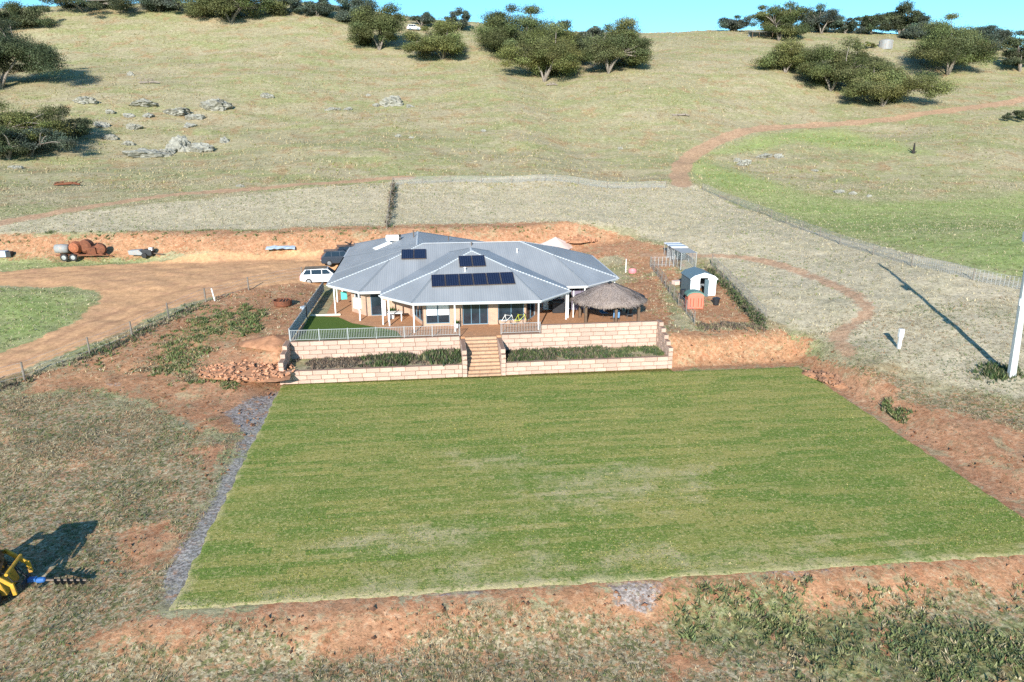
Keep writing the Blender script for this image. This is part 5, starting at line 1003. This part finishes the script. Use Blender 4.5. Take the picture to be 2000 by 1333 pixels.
# loose clods and stones on the bare soil
def clods(name, X, Y, size, pal):
    n = len(X); Z = height(X, Y); o = np.array([[1, 0, 0], [0, 1, 0], [-1, 0, 0], [0, -1, 0], [0, 0, 1], [0, 0, -.6]], float); V = o[None] * size[:, None, None] * RNG.uniform(.5, 1.25, (n, 6, 3)) + RNG.normal(0, .15, (n, 6, 3)) * size[:, None, None]; V += np.stack([X, Y, Z + size * .3], 1)[:, None]
    F_ = np.array([[0, 1, 4], [1, 2, 4], [2, 3, 4], [3, 0, 4], [1, 0, 5], [2, 1, 5], [3, 2, 5], [0, 3, 5]]); F_ = (F_[None] + 6 * np.arange(n)[:, None, None]).reshape(-1, 3)
    tag(mesh_np(name, V.reshape(-1, 3), F_, 'weed', tint=np.repeat(pal * RNG.uniform(.6, 1.3, (n, 1)), 6, 0)), kind='stuff')
X, Y = cone(80000, 18, 70, 1.15); m = masks(X, Y); k = ~inlawn(X, Y) & ~insite(X, Y) & (m['drive'] < 0) & (m['soil'] > -.8) & (RNG.random(len(X)) < .10 + 2.4 * np.clip(fbm(X, Y, 1.6, 121) - .46, 0, 1) * (1 + (boxdist(X, Y, -10.6, 28.5, 24, 49) < 2.2))); X, Y = X[k], Y[k]
clods('soil_clods', X, Y, .025 + .10 * RNG.random(len(X)) ** 5, pick([(.28, .135, .07), (.22, .10, .055), (.33, .18, .105), (.16, .085, .055)], len(X), [3, 3, 2, 2]))
# blades standing up from the laid turf
X = RNG.uniform(-10.4, 28.5, 110000); Y = 24.3 + (49.4 - 24.3) * RNG.random(110000) ** 1.25; k = (X < 28.0 + .03 * (Y - 24)) & (Y < np.where(X < 18.6, 49.4, 48.6)) & (RNG.random(len(X)) < .25 + fbm(X * .3, Y, .9, 131)); X, Y = X[k], Y[k]; yl = fbm(X * .22, Y, .8, 132) + .5 * (fbm(X, Y, 8, 133) - .5)
pal = np.where((RNG.random(len(X)) < np.clip((yl - .36) * 2.2, .12, .6))[:, None], pick([(.42, .35, .11), (.52, .43, .2), (.32, .30, .08)], len(X), [3, 2, 3]), pick([(.17, .235, .05), (.21, .27, .06), (.13, .185, .04)], len(X), [3, 3, 2]))
tufts('lawn_grass', X, Y, RNG.uniform(.03, .075, len(X)), 3, pal, .5, 1.0, Z=np.full(len(X), .05), jitter=.45)
# green weeds in patches on the orange bank between the driveway fence and the walls
def bank(n, px, size, thr, seed):
    p = wpoly(px); lo, hi = p.min(0) - 1, p.max(0) + 1; X = RNG.uniform(lo[0], hi[0], n); Y = RNG.uniform(lo[1], hi[1], n); k = (sdist(p, X, Y) + (fbm(X, Y, 1.5, seed) - .5) * 4 > 0) & (fbm(X, Y, .9, seed + 1) > thr) & ~inlawn(X, Y) & ~insite(X, Y); X, Y = X[k], Y[k]
    tufts('bank_weeds', X, Y, RNG.uniform(*size, len(X)), 7, pick([(.12, .16, .055), (.15, .18, .07), (.09, .12, .05), (.22, .21, .10), (.30, .25, .15)], len(X), [4, 4, 3, 2, 2]), .45, 1.3)
bank(2600, [(318, 665), (430, 600), (470, 612), (420, 660), (372, 742), (296, 730)], (.1, .3), .45, 201); bank(900, [(478, 598), (508, 612), (500, 650), (462, 662)], (.15, .4), .4, 203); bank(800, [(330, 742), (470, 738), (470, 756), (340, 758)], (.1, .26), .5, 205); bank(1500, [(180, 700), (330, 640), (420, 596), (430, 606), (250, 700), (180, 730)], (.1, .24), .54, 207)
bank(700, [(1730, 800), (1790, 805), (1770, 830), (1735, 822)], (.12, .34), .4, 209); bank(2200, [(0, 455), (700, 446), (1180, 440), (1180, 462), (700, 470), (0, 480)], (.12, .34), .56, 211)
